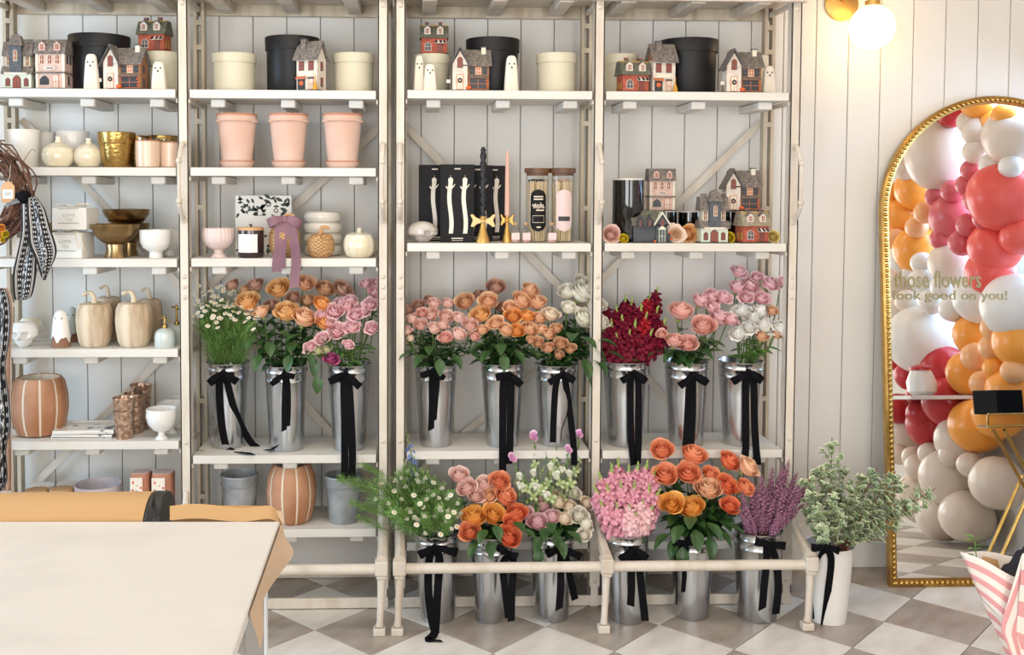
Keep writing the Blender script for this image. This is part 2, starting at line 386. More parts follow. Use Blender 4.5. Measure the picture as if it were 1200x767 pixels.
struct(wl.build('wall_left', 'plaster'))
wf = MB(); wf.box(XL-.1, XL+.02, y0-.05, y0, z0-.05, z1+.05).box(XL-.1, XL+.02, y1, y1+.05, z0-.05, z1+.05).box(XL-.1, XL+.02, y0, y1, z0-.05, z0).box(XL-.1, XL+.02, y0, y1, z1, z1+.05)
w4 = struct(wf.build('window_4', 'matte')); MB().box(XL-.056, XL-.05, y0, y1, z0, z1).build('pane', 'glass', w4)  # unseen window, added to go with the left fill light
# right wall with a window in it
wr = MB(); y0, y1, z0, z1 = -1.02, .3, .85, 2.2
wr.box(XR, XR+.12, YF, y0, 0, ZC).box(XR, XR+.12, y1, WY+.1, 0, ZC).box(XR, XR+.12, y0, y1, 0, z0).box(XR, XR+.12, y0, y1, z1, ZC)
struct(wr.build('wall_right', 'plaster'))
wf = MB(); wf.box(XR-.02, XR+.1, y0-.05, y0, z0-.05, z1+.05).box(XR-.02, XR+.1, y1, y1+.05, z0-.05, z1+.05).box(XR-.02, XR+.1, y0, y1, z0-.05, z0).box(XR-.02, XR+.1, y0, y1, z1, z1+.05)
w1 = struct(wf.build('window_1', 'matte')); MB().box(XR+.05, XR+.056, y0, y1, z0, z1).build('pane', 'glass', w1)
# shop front behind the camera, two windows
fr = MB(); ws = [(-2.6, -.1), (.75, 2.6)]
fr.box(XL, ws[0][0], YF-.12, YF, 0, ZC).box(ws[0][1], ws[1][0], YF-.12, YF, 0, ZC).box(ws[1][1], XR, YF-.12, YF, 0, ZC)
for a, b in ws: fr.box(a, b, YF-.12, YF, 0, .5).box(a, b, YF-.12, YF, 2.5, ZC)
struct(fr.build('wall_front', 'plaster'))
for i, (a, b) in enumerate(ws):
    q = MB(); q.box(a, a+.05, YF-.08, YF+.02, .5, 2.5).box(b-.05, b, YF-.08, YF+.02, .5, 2.5).box(a, b, YF-.08, YF+.02, .5, .55).box(a, b, YF-.08, YF+.02, 2.45, 2.5).box((a+b)/2-.02, (a+b)/2+.02, YF-.08, YF+.02, .5, 2.5)
    wo = struct(q.build('window_%d' % (i+2), 'darksteel')); MB().box(a+.05, b-.05, YF-.05, YF-.045, .55, 2.45).build('pane', 'glass', wo)
struct(MB().box(XL, XR, YF, WY+.1, ZC, ZC+.1).build('ceiling', 'plaster'))
# checkered floor, laid on the diagonal
floor = struct(MB().box(XL-.1, XR+.1, YF-.1, WY+.1, -.1, -.005).build('floor', 'grout'))
hd = .2155; PHI = .0064; U0, V0 = -.1571, -.4008; g = .0016
tw = {}
for k, mm in (('w', 'tile_w'), ('g', 'tile_g')):
    a = hd*math.sqrt(2)/2-g
    q = MB(); b = .0015
    vs = [(-a, -a, -.005), (a, -a, -.005), (a, a, -.005), (-a, a, -.005), (-a, -a, -b), (a, -a, -b), (a, a, -b), (-a, a, -b), (-a+b, -a+b, 0), (a-b, -a+b, 0), (a-b, a-b, 0), (-a+b, a-b, 0)]
    fs = [(i, (i+1) % 4, 4+(i+1) % 4, 4+i) for i in range(4)]+[(4+i, 4+(i+1) % 4, 8+(i+1) % 4, 8+i) for i in range(4)]+[(8, 9, 10, 11)]
    tw[k] = q.add(vs, fs).mesh('floor_tile', mm, 20)
far = {'w': MB(), 'g': MB()}
for u in range(-18, 20):
    for v_ in range(-26, 6):
        if (u+v_) % 2 == 0: continue
        U, V = u*hd, v_*hd; c, s_ = math.cos(PHI), math.sin(PHI)
        X, Y = U0+c*U-s_*V, V0+s_*U+c*V; k = 'w' if u % 2 else 'g'
        if not (XL-.1 < X < XR+.1 and YF-.1 < Y < WY+.14): continue
        if -1.6 < X < 3.2 and Y > -1.75: place('tile', tw[k], floor, (X, Y, 0), (0, 0, PI/4+PHI+random.choice((0, PI))))
        else:
            a = hd*math.sqrt(2)/2-g; rot = Matrix.Rotation(PI/4+PHI, 3, 'Z')
            far[k].xbox((X, Y, -.0025), (2*a, 2*a, .005), rot)
far['w'].build('tiling', 'tile_w', floor, stuff=True); far['g'].build('tiling', 'tile_g', floor, stuff=True)

# ------------------------------------------------------------------ the two shelving racks
PX = [-1.648, -.8844, -.1273, -.0613, .7022, 1.4668]
BD = .33          # depth of a rack
FR = .235         # how far the floor rail stands out
RZ = .246
BOLT = MB().sphere((0, 0, 0), .0085, seg=10, rings=6, sc=(1, .55, 1)).mesh('bolt', 'rack')
def rack(label, posts, bays, skipleg=()):
    t = thing('shelving_rack', label, 'shelving rack', (posts[0], 0, 0)); ox = posts[0]
    for p in posts:
        x = p-ox
        q = MB(); q.box(x-.02, x+.02, 0, .006, 0, 2.395).box(x-.02, x-.014, 0, .045, 0, 2.395).box(x+.014, x+.02, 0, .045, 0, 2.395).build('post', 'rack', t, bevel=.001)
        q = MB(); q.box(x-.022, x-.009, BD-.03, BD+.012, 0, 2.4).box(x+.009, x+.022, BD-.03, BD+.012, 0, 2.4)
        for z in (.35, .75, 1.15, 1.55, 1.9, 2.3, 2.2): q.box(x-.009, x+.009, BD-.03, BD+.01, z, z+.02)
        q.build('back_post', 'rackdark', t)
        for z, k_ in ((2.36, 1.3), (2.335, 1.3), (1.30, 1), (1.26, 1), (1.22, 1), (.66, 1), (.19, 1), (.155, 1), (.10, 1)): place('bolt', BOLT, t, (x, -.004 if z < .3 else -.001, z), scale=k_)
        MB().box(x-.02, x+.02, -.004, .0, .08, .42).build('foot_plate', 'rack', t, bevel=.001)
        # long latch rod held in front of the post by two curved clamps
        lz = [at(511, 170, 0).z, at(511, 190, 0).z, at(511, 236, 0).z, at(511, 258, 0).z]
        l = MB(); l.tube(catmull([(x, -.004, lz[0]), (x, -.03, lz[0]-.01), (x, -.062, lz[1]+.012), (x, -.075, lz[1])], 4), [.011]*4+[.009]*4+[.008]*4+[.008], 8)
        l.tube([(x, -.075, lz[1]+.012), (x, -.075, lz[2]-.02)], .0065, 8); l.sphere((x, -.075, lz[1]), .012, seg=10, rings=6); l.sphere((x, -.075, lz[2]), .013, seg=10, rings=6)
        l.tube(catmull([(x, -.075, lz[2]), (x, -.06, lz[2]-.03), (x, -.02, lz[3]+.01), (x, -.004, lz[3])], 4), [.009]*12+[.012], 8); l.sphere((x, -.004, lz[3]), .014, seg=10, rings=6, sc=(1, .5, 1)); l.sphere((x, -.004, lz[0]), .013, seg=10, rings=6, sc=(1, .5, 1))
        l.build('latch', 'rack', t)
        # curved arm, clamp and little leg carrying the floor rail
        q = MB(); q.tube(catmull([(x, -.003, .47), (x, -.02, .42), (x+.002, -.07, .34), (x+.004, -.16, .295), (x+.004, -FR, RZ+.03)], 5), [.010+.0006*i for i in range(21)], 8).build('arm', 'rack', t)
        q = MB(); q.box(x-.022, x+.026, -FR-.026, -FR+.026, RZ-.02, RZ+.034).box(x-.017, x+.021, -FR-.022, -FR+.022, RZ-.034, RZ-.02).build('clamp', 'rack', t, bevel=.005)
        q = MB(); q.tube([(x+.002, -FR, RZ-.03), (x, -FR, .15), (x-.004, -FR, .05), (x-.006, -FR, .03)], [.017, .014, .013, .016], 8); q.box(x-.028, x+.016, -FR-.02, -FR+.02, 0, .028).build('foot', 'rack', t, bevel=.004)
    a, b = posts[0]-ox, posts[-1]-ox
    MB().tube([(a+.02, -FR, RZ), (b-.02, -FR, RZ)], .0195, 12).build('floor_rail', 'rack', t)
    MB().box(a-.02, b+.02, -.002, .012, .004, .044).build('base_rail', 'rack', t, bevel=.002)
    MB().box(a-.02, b+.02, BD-.01, BD, .004, .044).build('base_rail', 'rack', t)
    MB().box(a-.03, b+.03, -.03, BD+.02, 2.39, 2.415).build('top_board', 'rack', t); MB().box(a-.03, b+.03, -.032, -.004, 2.356, 2.395).build('top_beam', 'rack', t, bevel=.002)
    MB().box(a-.03, b+.03, BD+.012, BD+.03, 2.345, 2.39).build('top_beam', 'rackdark', t)
    for p in posts:
        x = p-ox
        for z in (.13, 2.35): MB().box(x-.006, x+.006, .006, BD-.03, z, z+.02).build('side_rail', 'rack', t)
    for bi, (l, r, shelves) in enumerate(bays):
        x0, x1 = l-ox+.027, r-ox-.027
        for fx in (.12, .5, .86):
            xx = x0+(x1-x0)*fx; MB().box(xx-.028, xx+.028, .0, BD, 2.352, 2.39).build('top_batten', 'rack', t, bevel=.004)
        for si, z in enumerate(shelves):
            sh = MB().box(x0, x1, -.004, BD-.035, z-.032, z).build('shelf', 'shelf', t, bevel=.002)
            for fx in (.14, .52, .89):
                xx = x0+(x1-x0)*fx; MB().box(xx-.028, xx+.028, .035, BD-.04, z-.064, z-.033).build('batten', 'shelf', sh, bevel=.006)
            for sx in (x0-.013, x1+.001): MB().box(sx, sx+.012, .008, BD-.03, z-.05, z-.034).build('bearer', 'rack', sh)
    return t
def brace(rackobj, p0, p1):
    a, b = at(p0[0], p0[1], BD+.02), at(p1[0], p1[1], BD+.02); o = rackobj.location
    d = (b-a); L = d.length; ang = math.atan2(d.z, d.x)
    MB().xbox((a+b)/2-o, (L, .006, .03), Matrix.Rotation(-ang, 3, 'Y')).build('cross_brace', 'rack', rackobj)
Z1 = [2.010, 1.715, 1.368, 1.023, .667, .318]; Z2 = [2.010, 1.716, 1.370, .609, .318]; Z3 = [2.014, 1.429, .621, .262]; Z4 = [2.014, 1.430, .619, .258]
rA = rack('cream painted iron shelving rack on the left, partly behind the work table', PX[0:3], [(PX[0], PX[1], Z1), (PX[1], PX[2], Z2)])
rB = rack('cream painted iron shelving rack on the right, beside the sconce', PX[3:6], [(PX[3], PX[4], Z3), (PX[4], PX[5], Z4)])
for p in (((25, 140), (214, 338)), ((214, 395), (42, 566))): brace(rA, *p)
for p in (((446, 148), (240, 340)), ((240, 338), (446, 574))): brace(rA, *p)
for p in (((474, 146), (690, 372)), ((690, 382), (474, 568))): brace(rB, *p)
for p in (((892, 143), (690, 342)), ((690, 362), (892, 600))): brace(rB, *p)
# ------------------------------------------------------------------ goods on the shelves
def X(px, Y): return at(px, 300, Y).x
def slot(x0, x1, yt, z, Y):        # base centre, width and height (m) of a thing seen between x0 and x1 with its top at yt
    xc = (x0+x1)/2; p = at(xc, yt, Y); return (p.x, Y, z), (x1-x0)*mpp(Y), p.z-z
def turned(name, label, cat, sl, prof, mats, group=None, part=None, seg=32, sy=1.0, **kw):
    loc, w_, h = sl; q = MB(); q.lathe([(r*w_/2, zz*h) for r, zz in prof], seg, sy=sy, **kw)
    if part: t = thing(name, label, cat, loc, group=group); q.build(part, mats, t); return t
    o = q.build(name, mats, loc=loc); return tag(o, label, cat, group)
def hatbox(label, x0, x1, yt, z, Y, m, group=None):
    loc, w_, h = slot(x0, x1, yt, z, Y); t = thing('hat_box', label, 'box', loc, group=group); r = w_/2
    MB().lathe([(r*.90, 0), (r*.92, .004), (r*.935, h*.80)], 40).build('box_body', m, t)
    MB().lathe([(r*.94, h*.77), (r*.985, h*.768), (r, h*.985), (r*.985, h), (0, h)], 40, capb=True).build('lid', m, t); return t
GB = 'cream lidded boxes on the top shelves'
hatbox('black round lidded box between the pink town house and the cottage, far left bay', 82, 151, 43, Z1[0], .17, 'boxblack')
hatbox('cream round lidded box under the red brick house beside the left post', 170, 210, 62, Z1[0], .2, 'boxcream')
hatbox('cream round lidded box left of the black box, second bay from the left', 249, 300, 64, Z2[0], .15, 'boxcream')
hatbox('black round lidded box behind the narrow white house, second bay', 311, 374, 45, Z2[0], .17, 'boxblack')
hatbox('cream round lidded box right of the narrow white house, second bay', 390, 439, 64, Z2[0], .15, 'boxcream')
hatbox('cream round lidded box under the red brick house, third bay', 486, 528, 65, Z3[0], .2, 'boxcream')
hatbox('black round lidded box behind the cottage and ghost, third bay', 546, 609, 47, Z3[0], .18, 'boxblack')
hatbox('cream round lidded box standing alone at the right end of third bay', 628, 676, 64, Z3[0], .15, 'boxcream')
hatbox('cream round lidded box at the left end of the fourth bay, behind the red house', 706, 748, 65, Z4[0], .22, 'boxcream')
hatbox('black round lidded box right of the narrow house, fourth bay', 773, 841, 48, Z4[0], .18, 'boxblack')
hatbox('cream round lidded box behind the right-hand cottage and ghost, fourth bay', 872, 900, 66, Z4[0], .24, 'boxcream')

def ghost(label, x0, x1, yt, z, Y, rz=0):
    loc, w_, h = slot(x0, x1, yt, z, Y); t = thing('ghost_figure', label, 'figurine', loc, rz, 'pale wooden ghost figures')
    prof = [(1, 0), (.98, .04), (.9, .35), (.8, .65), (.72, .82), (.62, .93), (.42, .985), (.0, 1)]
    def sq(a, z_): return 1/max(abs(math.cos(a)), abs(math.sin(a)))**.35
    MB().lathe([(r*w_/2, q*h) for r, q in prof], 24, sy=.62, fn=lambda a, z_: sq(a, z_)*.93).build('body', 'ghostw', t)
    fy = -.62*w_/2*.82
    for n, dx, dz in (('eye', -.15, .76), ('eye', .15, .76), ('mouth', 0, .655)):
        MB().sphere((dx*w_, fy+(.0 if n == 'mouth' else .002), dz*h), .0038, seg=8, rings=6, sc=(.8, .6, 1.1 if n == 'mouth' else .9)).build(n, 'black', t)
    return t
ghost('pale ghost figure in front of the black box, far left bay', 97, 117, 63, Z1[0], .035)
ghost('pale ghost figure between the cottage and the left post', 176, 196, 72, Z1[0], .05)
ghost('taller pale ghost figure at the left end of the third bay', 484, 499, 65, Z3[0], .06)
ghost('shorter pale ghost figure beside the taller one, third bay', 495, 513, 75, Z3[0], .03)
ghost('pale ghost figure before the black box, right of the cottage, third bay', 590, 609, 65, Z3[0], .04)
ghost('pale ghost figure at the right end of the fourth bay', 892, 910, 77, Z4[0], .09)

# ---- little model houses, drawn about a unit of one pixel
HM = {'shingle': mat('brown_grey_shingles', '#5f5854', .8, c2='#857c74', ns=90, bump=.4), 'redb': mat('red_brick_paint', '#b5604a', .8, c2='#984a38', ns=60),
      'beige': mat('beige_roof', '#a39a86', .8, c2='#857c68', ns=80), 'pinkh': mat('pink_house_paint', '#d6b8ac', .8, c2='#c4a598', ns=40), 'creamh': mat('cream_house_paint', '#ddd8c6', .8), 'whiteh': mat('white_house_paint', '#dcd3c8', .8, c2='#cdbfb2', ns=40),
      'greyh': mat('slate_blue_paint', '#5a5f66', .8, c2='#4a4d52', ns=60), 'darkh': mat('dark_grey_paint', '#54565a', .8, c2='#44464a', ns=50), 'win': mat('rust_window', '#8c3f2c', .5), 'dkwin': mat('dark_window', '#2c2f36', .4),
      'oranget': mat('orange_trim', '#c4714c', .7), 'brownh': mat('brown_side', '#9a6a48', .8), 'pale': mat('pale_green_trim', '#d3dac6', .8), 'green': mat('dark_green_roof', '#55594f', .8, c2='#6d6c5d', ns=70), 'straw': mat('straw_yellow', '#c99836', .8)}
for k_, v_ in HM.items(): M['h_'+k_] = v_
def win(t, x, z, w_, h, y, glass='h_win', fr='h_creamh', arch=False, name='window', side=False):
    q = MB()
    def shape(e):
        a, b, c, d = x-w_/2-e, x+w_/2+e, z-e, z+h+e
        if arch: return [(a, c), (b, c), (b, d-w_*.4), (x+w_*.28, d-w_*.08), (x, d+w_*.08), (x-w_*.28, d-w_*.08), (a, d-w_*.4)]
        return [(a, c), (b, c), (b, d), (a, d)]
    if side:
        s_ = 1 if y > 0 else -1
        q.prismx(shape(.7), *sorted((y, y+s_*.5)), m=0); q.prismx(shape(0), *sorted((y, y+s_*.9)), m=1)
        q.prismx([(x-.3, z), (x+.3, z), (x+.3, z+h*.9), (x-.3, z+h*.9)], *sorted((y, y+s_*1.1)), m=0)
    else:
        q.prism(shape(.7), y-.5, y, 0); q.prism(shape(0), y-.9, y, 1); q.box(x-.25, x+.25, y-1.1, y, z, z+h*.9, 0); q.box(x-w_/2, x+w_/2, y-1.1, y, z+h*.45, z+h*.45+.5, 0)
    q.k = HK
    q.v = [tuple(c*HK for c in p) for p in q.v]
    return q.build(name, [fr, glass], t)
HK = mpp(.08)
def hb(): return MB(HK)
def dormer(t, x, z, y, w_, h, fr='h_whiteh', gl='h_win', cap='h_shingle'):
    q = hb(); q.prism([(x-w_/2, z), (x+w_/2, z), (x+w_/2, z+h*.7), (x, z+h), (x-w_/2, z+h*.7)], y, y+6, 0)
    d = q.build('dormer', fr, t)
    q = hb(); q.prism([(x-w_/2-.8, z+h*.62), (x, z+h+.2), (x+w_/2+.8, z+h*.62), (x+w_/2+.8, z+h*.62+1.2), (x, z+h+1.6), (x-w_/2-.8, z+h*.62+1.2)], y-.7, y+6, 0); q.build('dormer_roof', cap, d)
    win(d, x, z+h*.14, w_*.42, h*.5, y, gl, fr, name='pane')
def chimney(t, x, y, z0, z1, m='h_shingle', cap='h_redb', w_=4):
    c = hb().box(x-w_/2, x+w_/2, y-w_/2, y+w_/2, z0, z1).build('chimney', m, t); hb().box(x-w_/2-.5, x+w_/2+.5, y-w_/2-.5, y+w_/2+.5, z1, z1+1.2).build('chimney_cap', cap, c)
def base(t, w_, d, x=0): hb().box(x-w_/2, x+w_/2, -d/2-2, d/2+1, 0, 1.2).build('base', 'black', t)
def redhouse(label, loc, rz=0, roof='h_green'):
    t = thing('model_house', label, 'figurine', loc, rz, 'small red brick model houses'); base(t, 36, 22)
    hb().box(-16, 16, -10, 10, 1, 21).build('walls', 'h_redb', t)
    hb().prismx([(-13, 20), (13, 20), (6, 36), (-5, 36)], -18, 18).build('roof', roof, t)
    hb().box(-17.5, 17.5, -5.5, 6.5, 35.5, 36.5).build('ridge', 'h_straw', t)
    for x in (-8, 8): dormer(t, x-0.5, 24.5, -11.5, 8, 10.5)
    for x in (-9, 8): chimney(t, x, -2, 33, 39.5, 'h_greyh')
    win(t, -7.5, 5, 7, 9, -10, 'h_greyh', 'h_whiteh', True); win(t, 7.5, 1.5, 5, 11, -10, 'h_win', 'h_darkh', name='door')
    q = hb(); q.prismx([(-10, 17.5), (-10, 16), (-14.5, 13), (-14.5, 13.8)], 1, 15).build('awning', 'h_whiteh', t)
    a = t.children[-1]
    for x in (2.5, 8.2, 13): hb().prismx([(-10.3, 17.6), (-10.3, 17), (-14.8, 13.6), (-14.8, 14.4)], x-1.2, x+1.2).build('awning_stripe', 'black', a)
    for s_ in (-1, 1):
        for y in (-4, 4): win(t, y, 5, 2.4, 6, s_*16, 'h_dkwin', 'h_straw', side=True)
    return t
def cottage(label, loc, rz=0):
    t = thing('model_house', label, 'figurine', loc, rz, 'small cottage model houses'); base(t, 52, 26)
    hb().box(-3, 22, -10, 12, 1, 30).build('walls', 'h_brownh', t)
    hb().prismx([(-14, 28.5), (-14, 30), (1, 49), (16, 30), (16, 28.5), (1, 47)], -15, 25).build('roof', 'h_shingle', t)
    hb().prismx([(-10, 28), (12, 28), (1, 47)], -2.5, 21.5).build('gable_wall', 'h_brownh', t)
    hb().prism([(-20, 1), (-3, 1), (-3, 31), (-11.5, 46), (-20, 31)], -14, 6).build('front_wing', 'h_whiteh', t)
    hb().prism([(-24, 26), (-11.5, 48.5), (0, 26), (0, 28.5), (-11.5, 51.5), (-24, 28.5)], -16.5, 4).build('wing_roof', 'h_shingle', t)
    hb().prism([(-24.3, 26), (-11.5, 48.5), (.3, 26), (.3, 27.6), (-11.5, 50.3), (-24.3, 27.6)], -17.2, -16.5).build('bargeboard', 'h_greyh', t)
    win(t, -11.5, 27, 5, 11, -14, 'h_win', 'h_greyh', True); win(t, -11.5, 2, 6.5, 16, -14, 'h_creamh', 'h_oranget', name='door')
    d = t.children[-1]; q = hb(); q.tube([(-11.5+2*math.cos(a), -15.4, 12+2*math.sin(a)) for a in [i*PI/5 for i in range(11)]], .8, 5); q.build('wreath', 'black', d)
    win(t, 9.5, 3, 19, 12, -10, 'h_dkwin', 'h_oranget', name='shop_window')
    hb().prismx([(-10, 18.5), (-10, 17), (-14, 15.5), (-14, 16.5)], -2, 21).build('awning', 'h_shingle', t)
    for x in (2.5, 17): win(t, x, 20, 4.5, 7, -10, 'h_dkwin', 'h_greyh')
    win(t, 9.8, 20, 5, 7, -10, 'h_oranget', 'h_creamh')
    for z in (5, 20): win(t, -1, z, 3, 8, 22, 'h_dkwin', 'h_darkh', True, side=True)
    chimney(t, 16, -1, 43, 51, 'h_creamh', 'h_darkh', 5)
    hb().sphere((-1.5, -14.5, 3.6), 3, seg=12, rings=8, sc=(1.15, 1, .85)).build('pumpkin', 'orange', t)
    for p in ((19, -12, 12), (20.5, -12, 8), (19.5, -12.4, 5)): hb().sphere(p, 1.1, seg=8, rings=6).build('lantern', 'orange', t)
    q = hb(); q.box(-24.5, -23.7, -13, -12.2, 1, 12).build('signpost', 'black', t); hb().box(-27, -22.5, -13.6, -13, 9, 13).build('sign', 'h_whiteh', t)
    return t
def pinkhouse(label, loc, rz=0):
    t = thing('model_house', label, 'figurine', loc, rz, 'pink town model houses'); base(t, 36, 24)
    hb().box(-16.5, 16.5, -10, 11, 1, 41).build('walls', 'h_pinkh', t)
    for x in (-15.6, 15.6): hb().box(x-1.4, x+1.4, -10.8, -10, 1, 41).build('quoin', 'h_creamh', t)
    hb().prismx([(-13, 40), (14, 40), (9, 56.5), (-8, 56.5)], -18.5, 18.5).build('roof', 'h_shingle', t)
    for x in (-8.5, 9): dormer(t, x, 43.5, -12.5, 7.5, 10.5, 'h_pinkh')
    for x in (-9.5, -.5, 8.5): win(t, x, 29, 4, 9.5, -10, 'h_win', 'h_creamh', True)
    hb().box(-18, 18, -12.5, 12, 18, 19.8).build('cornice', 'h_shingle', t)
    q = hb(); q.lathe([(7, -.5), (7, .5)], 24, sy=.32); q.v = [(a, -10.8*HK+c, b+24*HK) for a, b, c in q.v]; s_ = q.build('shop_sign', 'h_whiteh', t)
    hb().box(-4, 4, -11.6, -11.2, 23.4, 24.4).build('sign_lettering', 'ink', s_)
    win(t, -7, 6, 9.5, 8.5, -10, 'h_dkwin', 'h_darkh', True, name='shop_window'); win(t, 6.5, 2, 5.5, 14, -10, 'h_whiteh', 'h_oranget', name='door')
    for z in (6, 30):
        for y in ((0,) if z == 6 else (-3, 5)): win(t, y, z, 3, 9, 16.5, 'h_dkwin', 'h_greyh', True, side=True)
    return t
def victorian(label, loc, rz=0):
    t = thing('model_house', label, 'figurine', loc, rz, 'towered victorian model houses'); base(t, 37, 26)
    hb().box(-15.5, 15.5, -11, 11, 1, 18).build('walls', 'h_pale', t)
    hb().prismx([(-14, 17), (14, 17), (9, 26), (-9, 26)], -17.5, 17.5).build('skirt_roof', 'h_shingle', t)
    hb().box(-13.5, 13.5, -8, 9, 24, 39).build('upper_walls', 'h_creamh', t)
    hb().prismx([(-11.5, 37.5), (12.5, 37.5), (7, 54), (-5, 54)], -17, 17).build('roof', 'h_shingle', t)
    for x in (-10.8, 10.8):
        win(t, x, 27, 3.2, 10, -8, 'h_win', 'h_pale')
    cr = hb()
    for i in range(9): cr.box(4+i*1.4, 4.5+i*1.4, -2, -1.4, 54, 57.5)
    cr.box(3.8, 16, -2, -1.4, 54, 54.5).box(3.8, 16, -2, -1.4, 56.2, 56.7).build('cresting', 'black', t)
    cr = hb()
    for i in range(6): cr.box(-15+i*1.4, -14.5+i*1.4, -2, -1.4, 54, 57.5)
    cr.box(-15.2, -7, -2, -1.4, 54, 54.5).box(-15.2, -7, -2, -1.4, 56.2, 56.7).build('cresting', 'black', t)
    tw_ = hb().box(-7, 6, -14.5, -5, 19, 49).build('tower', 'h_greyh', t)
    q = hb(); a, b = (-9, 8, -16.5, -3), (-5, 4.5, -12, -6)
    q.add([(a[0], a[2], 48.5), (a[1], a[2], 48.5), (a[1], a[3], 48.5), (a[0], a[3], 48.5), (b[0], b[2], 60), (b[1], b[2], 60), (b[1], b[3], 60), (b[0], b[3], 60), (-.5, -9, 63)], [(3, 2, 1, 0), (0, 1, 5, 4), (1, 2, 6, 5), (2, 3, 7, 6), (3, 0, 4, 7), (4, 5, 8), (5, 6, 8), (6, 7, 8), (7, 4, 8)])
    q.build('tower_roof', 'h_shingle', tw_); win(tw_, -.5, 32, 3.2, 11, -14.5, 'h_win', 'h_creamh', True)
    hb().prismx([(-11, 19), (-11, 17.5), (-15, 16), (-15, 18.5)], -13, 12).build('porch_cornice', 'h_whiteh', t)
    win(t, -.5, 1.5, 8, 13, -11, 'h_win', 'h_greyh', True, name='door')
    for x in (-10.5, 10): win(t, x, 4, 4, 8, -11, 'h_win', 'h_darkh', True)
    for z in (4,): win(t, 0, z, 3, 8, 15.5, 'h_dkwin', 'h_darkh', True, side=True)
    return t
def narrow(label, loc, rz=0, side='h_whiteh'):
    t = thing('model_house', label, 'figurine', loc, rz, 'narrow white shop model houses'); base(t, 34, 24)
    hb().box(-13.5, 13.5, -10, 10, 1, 38).build('walls', 'h_whiteh', t)
    hb().prismx([(-10, 37), (10, 37), (0, 53)], -13, 13).build('gable_wall', side, t)
    hb().prismx([(-14.5, 34.5), (-14.5, 37), (0, 58), (14.5, 37), (14.5, 34.5), (0, 55)], -16, 16).build('roof', 'h_shingle', t)
    chimney(t, -6, -5, 46, 59, 'h_shingle', 'h_darkh', 6)
    for x in (-7, 5.5):
        win(t, x, 24, 5.5, 9.5, -10, 'h_win', 'h_greyh')
        hb().prismx([(-10, 38), (-10, 36), (-13, 35), (-13, 36.5)], x-5.5, x+5.5).build('awning', 'h_oranget', t)
    hb().box(-9.5, 8, -11, -10, 17.5, 22).build('shop_sign', 'h_creamh', t)
    hb().prismx([(-10, 17), (-10, 14.5), (-13.5, 13.5), (-13.5, 15)], -13, -1.5).build('awning', 'h_oranget', t)
    win(t, -7, 2.5, 8.5, 11, -10, 'h_dkwin', 'h_greyh', name='shop_window'); hb().sphere((-7, -11.2, 9), 2.8, seg=12, rings=8, sc=(1, .3, 1)).build('pumpkin', 'orange', t)
    win(t, 5.5, 2, 5, 11.5, -10, 'h_whiteh', 'h_oranget', name='door'); hb().prismx([(-10, 16), (-12, 14.5), (-12, 14), (-10, 14)], 1.5, 9.5).build('hood', 'h_greyh', t)
    for z in (6, 24): win(t, 0, z, 4, 9, 13.5, 'h_win', 'h_darkh', side=True)
    q = hb(); q.lathe([(3.2, 1), (2.6, 5), (.6, 11), (.4, 18)], 10, c=(12.5, -13, 0)).build('broom', 'h_straw', t)
    return t
def darkcottage(label, loc, rz=0):
    t = thing('model_house', label, 'figurine', loc, rz); base(t, 50, 24)
    hb().box(-20, 17, -9, 10, 1, 21).build('walls', 'h_darkh', t)
    hb().prismx([(-13, 20), (-13, 21.5), (1, 38), (14, 21.5), (14, 20), (1, 36)], -23, 19).build('roof', 'h_green', t)
    hb().prismx([(-9, 20), (11, 20), (1, 36)], -20, 17).build('gable_wall', 'h_darkh', t)
    for x in (-13, -2):
        hb().prism([(x-4.5, 19), (x+4.5, 19), (x, 31)], -13, -2).build('small_gable', 'h_darkh', t); win(t, x, 20, 2.5, 6, -13, 'h_win', 'h_greyh', True)
        q = hb(); q.prism([(x-6, 19), (x, 31.5), (x+6, 19), (x+6, 20.3), (x, 33), (x-6, 20.3)], -14, -2); q.build('gable_roof', 'h_greyh', t)
    hb().prism([(6, 1), (19, 1), (19, 22), (12.5, 32), (6, 22)], -13, -2).build('front_wing', 'h_darkh', t)
    hb().prism([(3, 20), (12.5, 34), (22, 20), (22, 22), (12.5, 36.5), (3, 22)], -15, -2).build('wing_roof', 'h_creamh', t); win(t, 12.5, 20, 3, 7, -13, 'h_win', 'h_greyh', True)
    win(t, 12.5, 1.5, 6, 14, -13, 'h_greyh', 'h_pale', name='door'); hb().prism([(7.5, 16), (12.5, 20), (17.5, 16)], -14.5, -13).build('hood', 'h_creamh', t)
    win(t, -8, 4, 22, 9, -9, 'h_dkwin', 'h_greyh', name='porch'); chimney(t, -15, 2, 33, 41, 'h_greyh', 'h_darkh', 4)
    hb().lathe([(2.4, 0), (2, 6), (.4, 12)], 8, c=(22, -9, 1)).build('shrub', 'h_darkh', t)
    for p in ((22.5, -11.5, 12), (24, -11, 5), (4, -14, 2)): hb().sphere(p, 1.5, seg=8, rings=6).build('pumpkin', 'orange', t)
    return t
def hl(x0, x1, z, Y=.07): return (X((x0+x1)/2, Y), Y, z)
victorian('towered grey and cream model house at the far left of the top shelf', hl(9, 47, Z1[0]))
pinkhouse('pink model town house beside the towered one, top shelf of the far left bay', hl(48, 86, Z1[0]), R(-6))
cottage('cottage model house between two ghosts, top shelf of the far left bay', hl(123, 176, Z1[0]), R(-8))
b_ = at(190, 62, .2).z
redhouse('red brick model house standing on the cream box in the far left bay', (X(184, .2), .2, Z1[0]+(b_-Z1[0])+.001), R(-10))
narrow('narrow white model shop in front of the black box, second bay', hl(345, 386, Z2[0], .06), R(-24))
redhouse('red brick model house standing on the cream box, third bay', (X(508, .2), .2, at(507, 65, .2).z+.001), R(0)).scale = (.95,)*3
cottage('cottage model house left of the black box, top shelf of third bay', hl(523, 576, Z3[0]), R(-1))
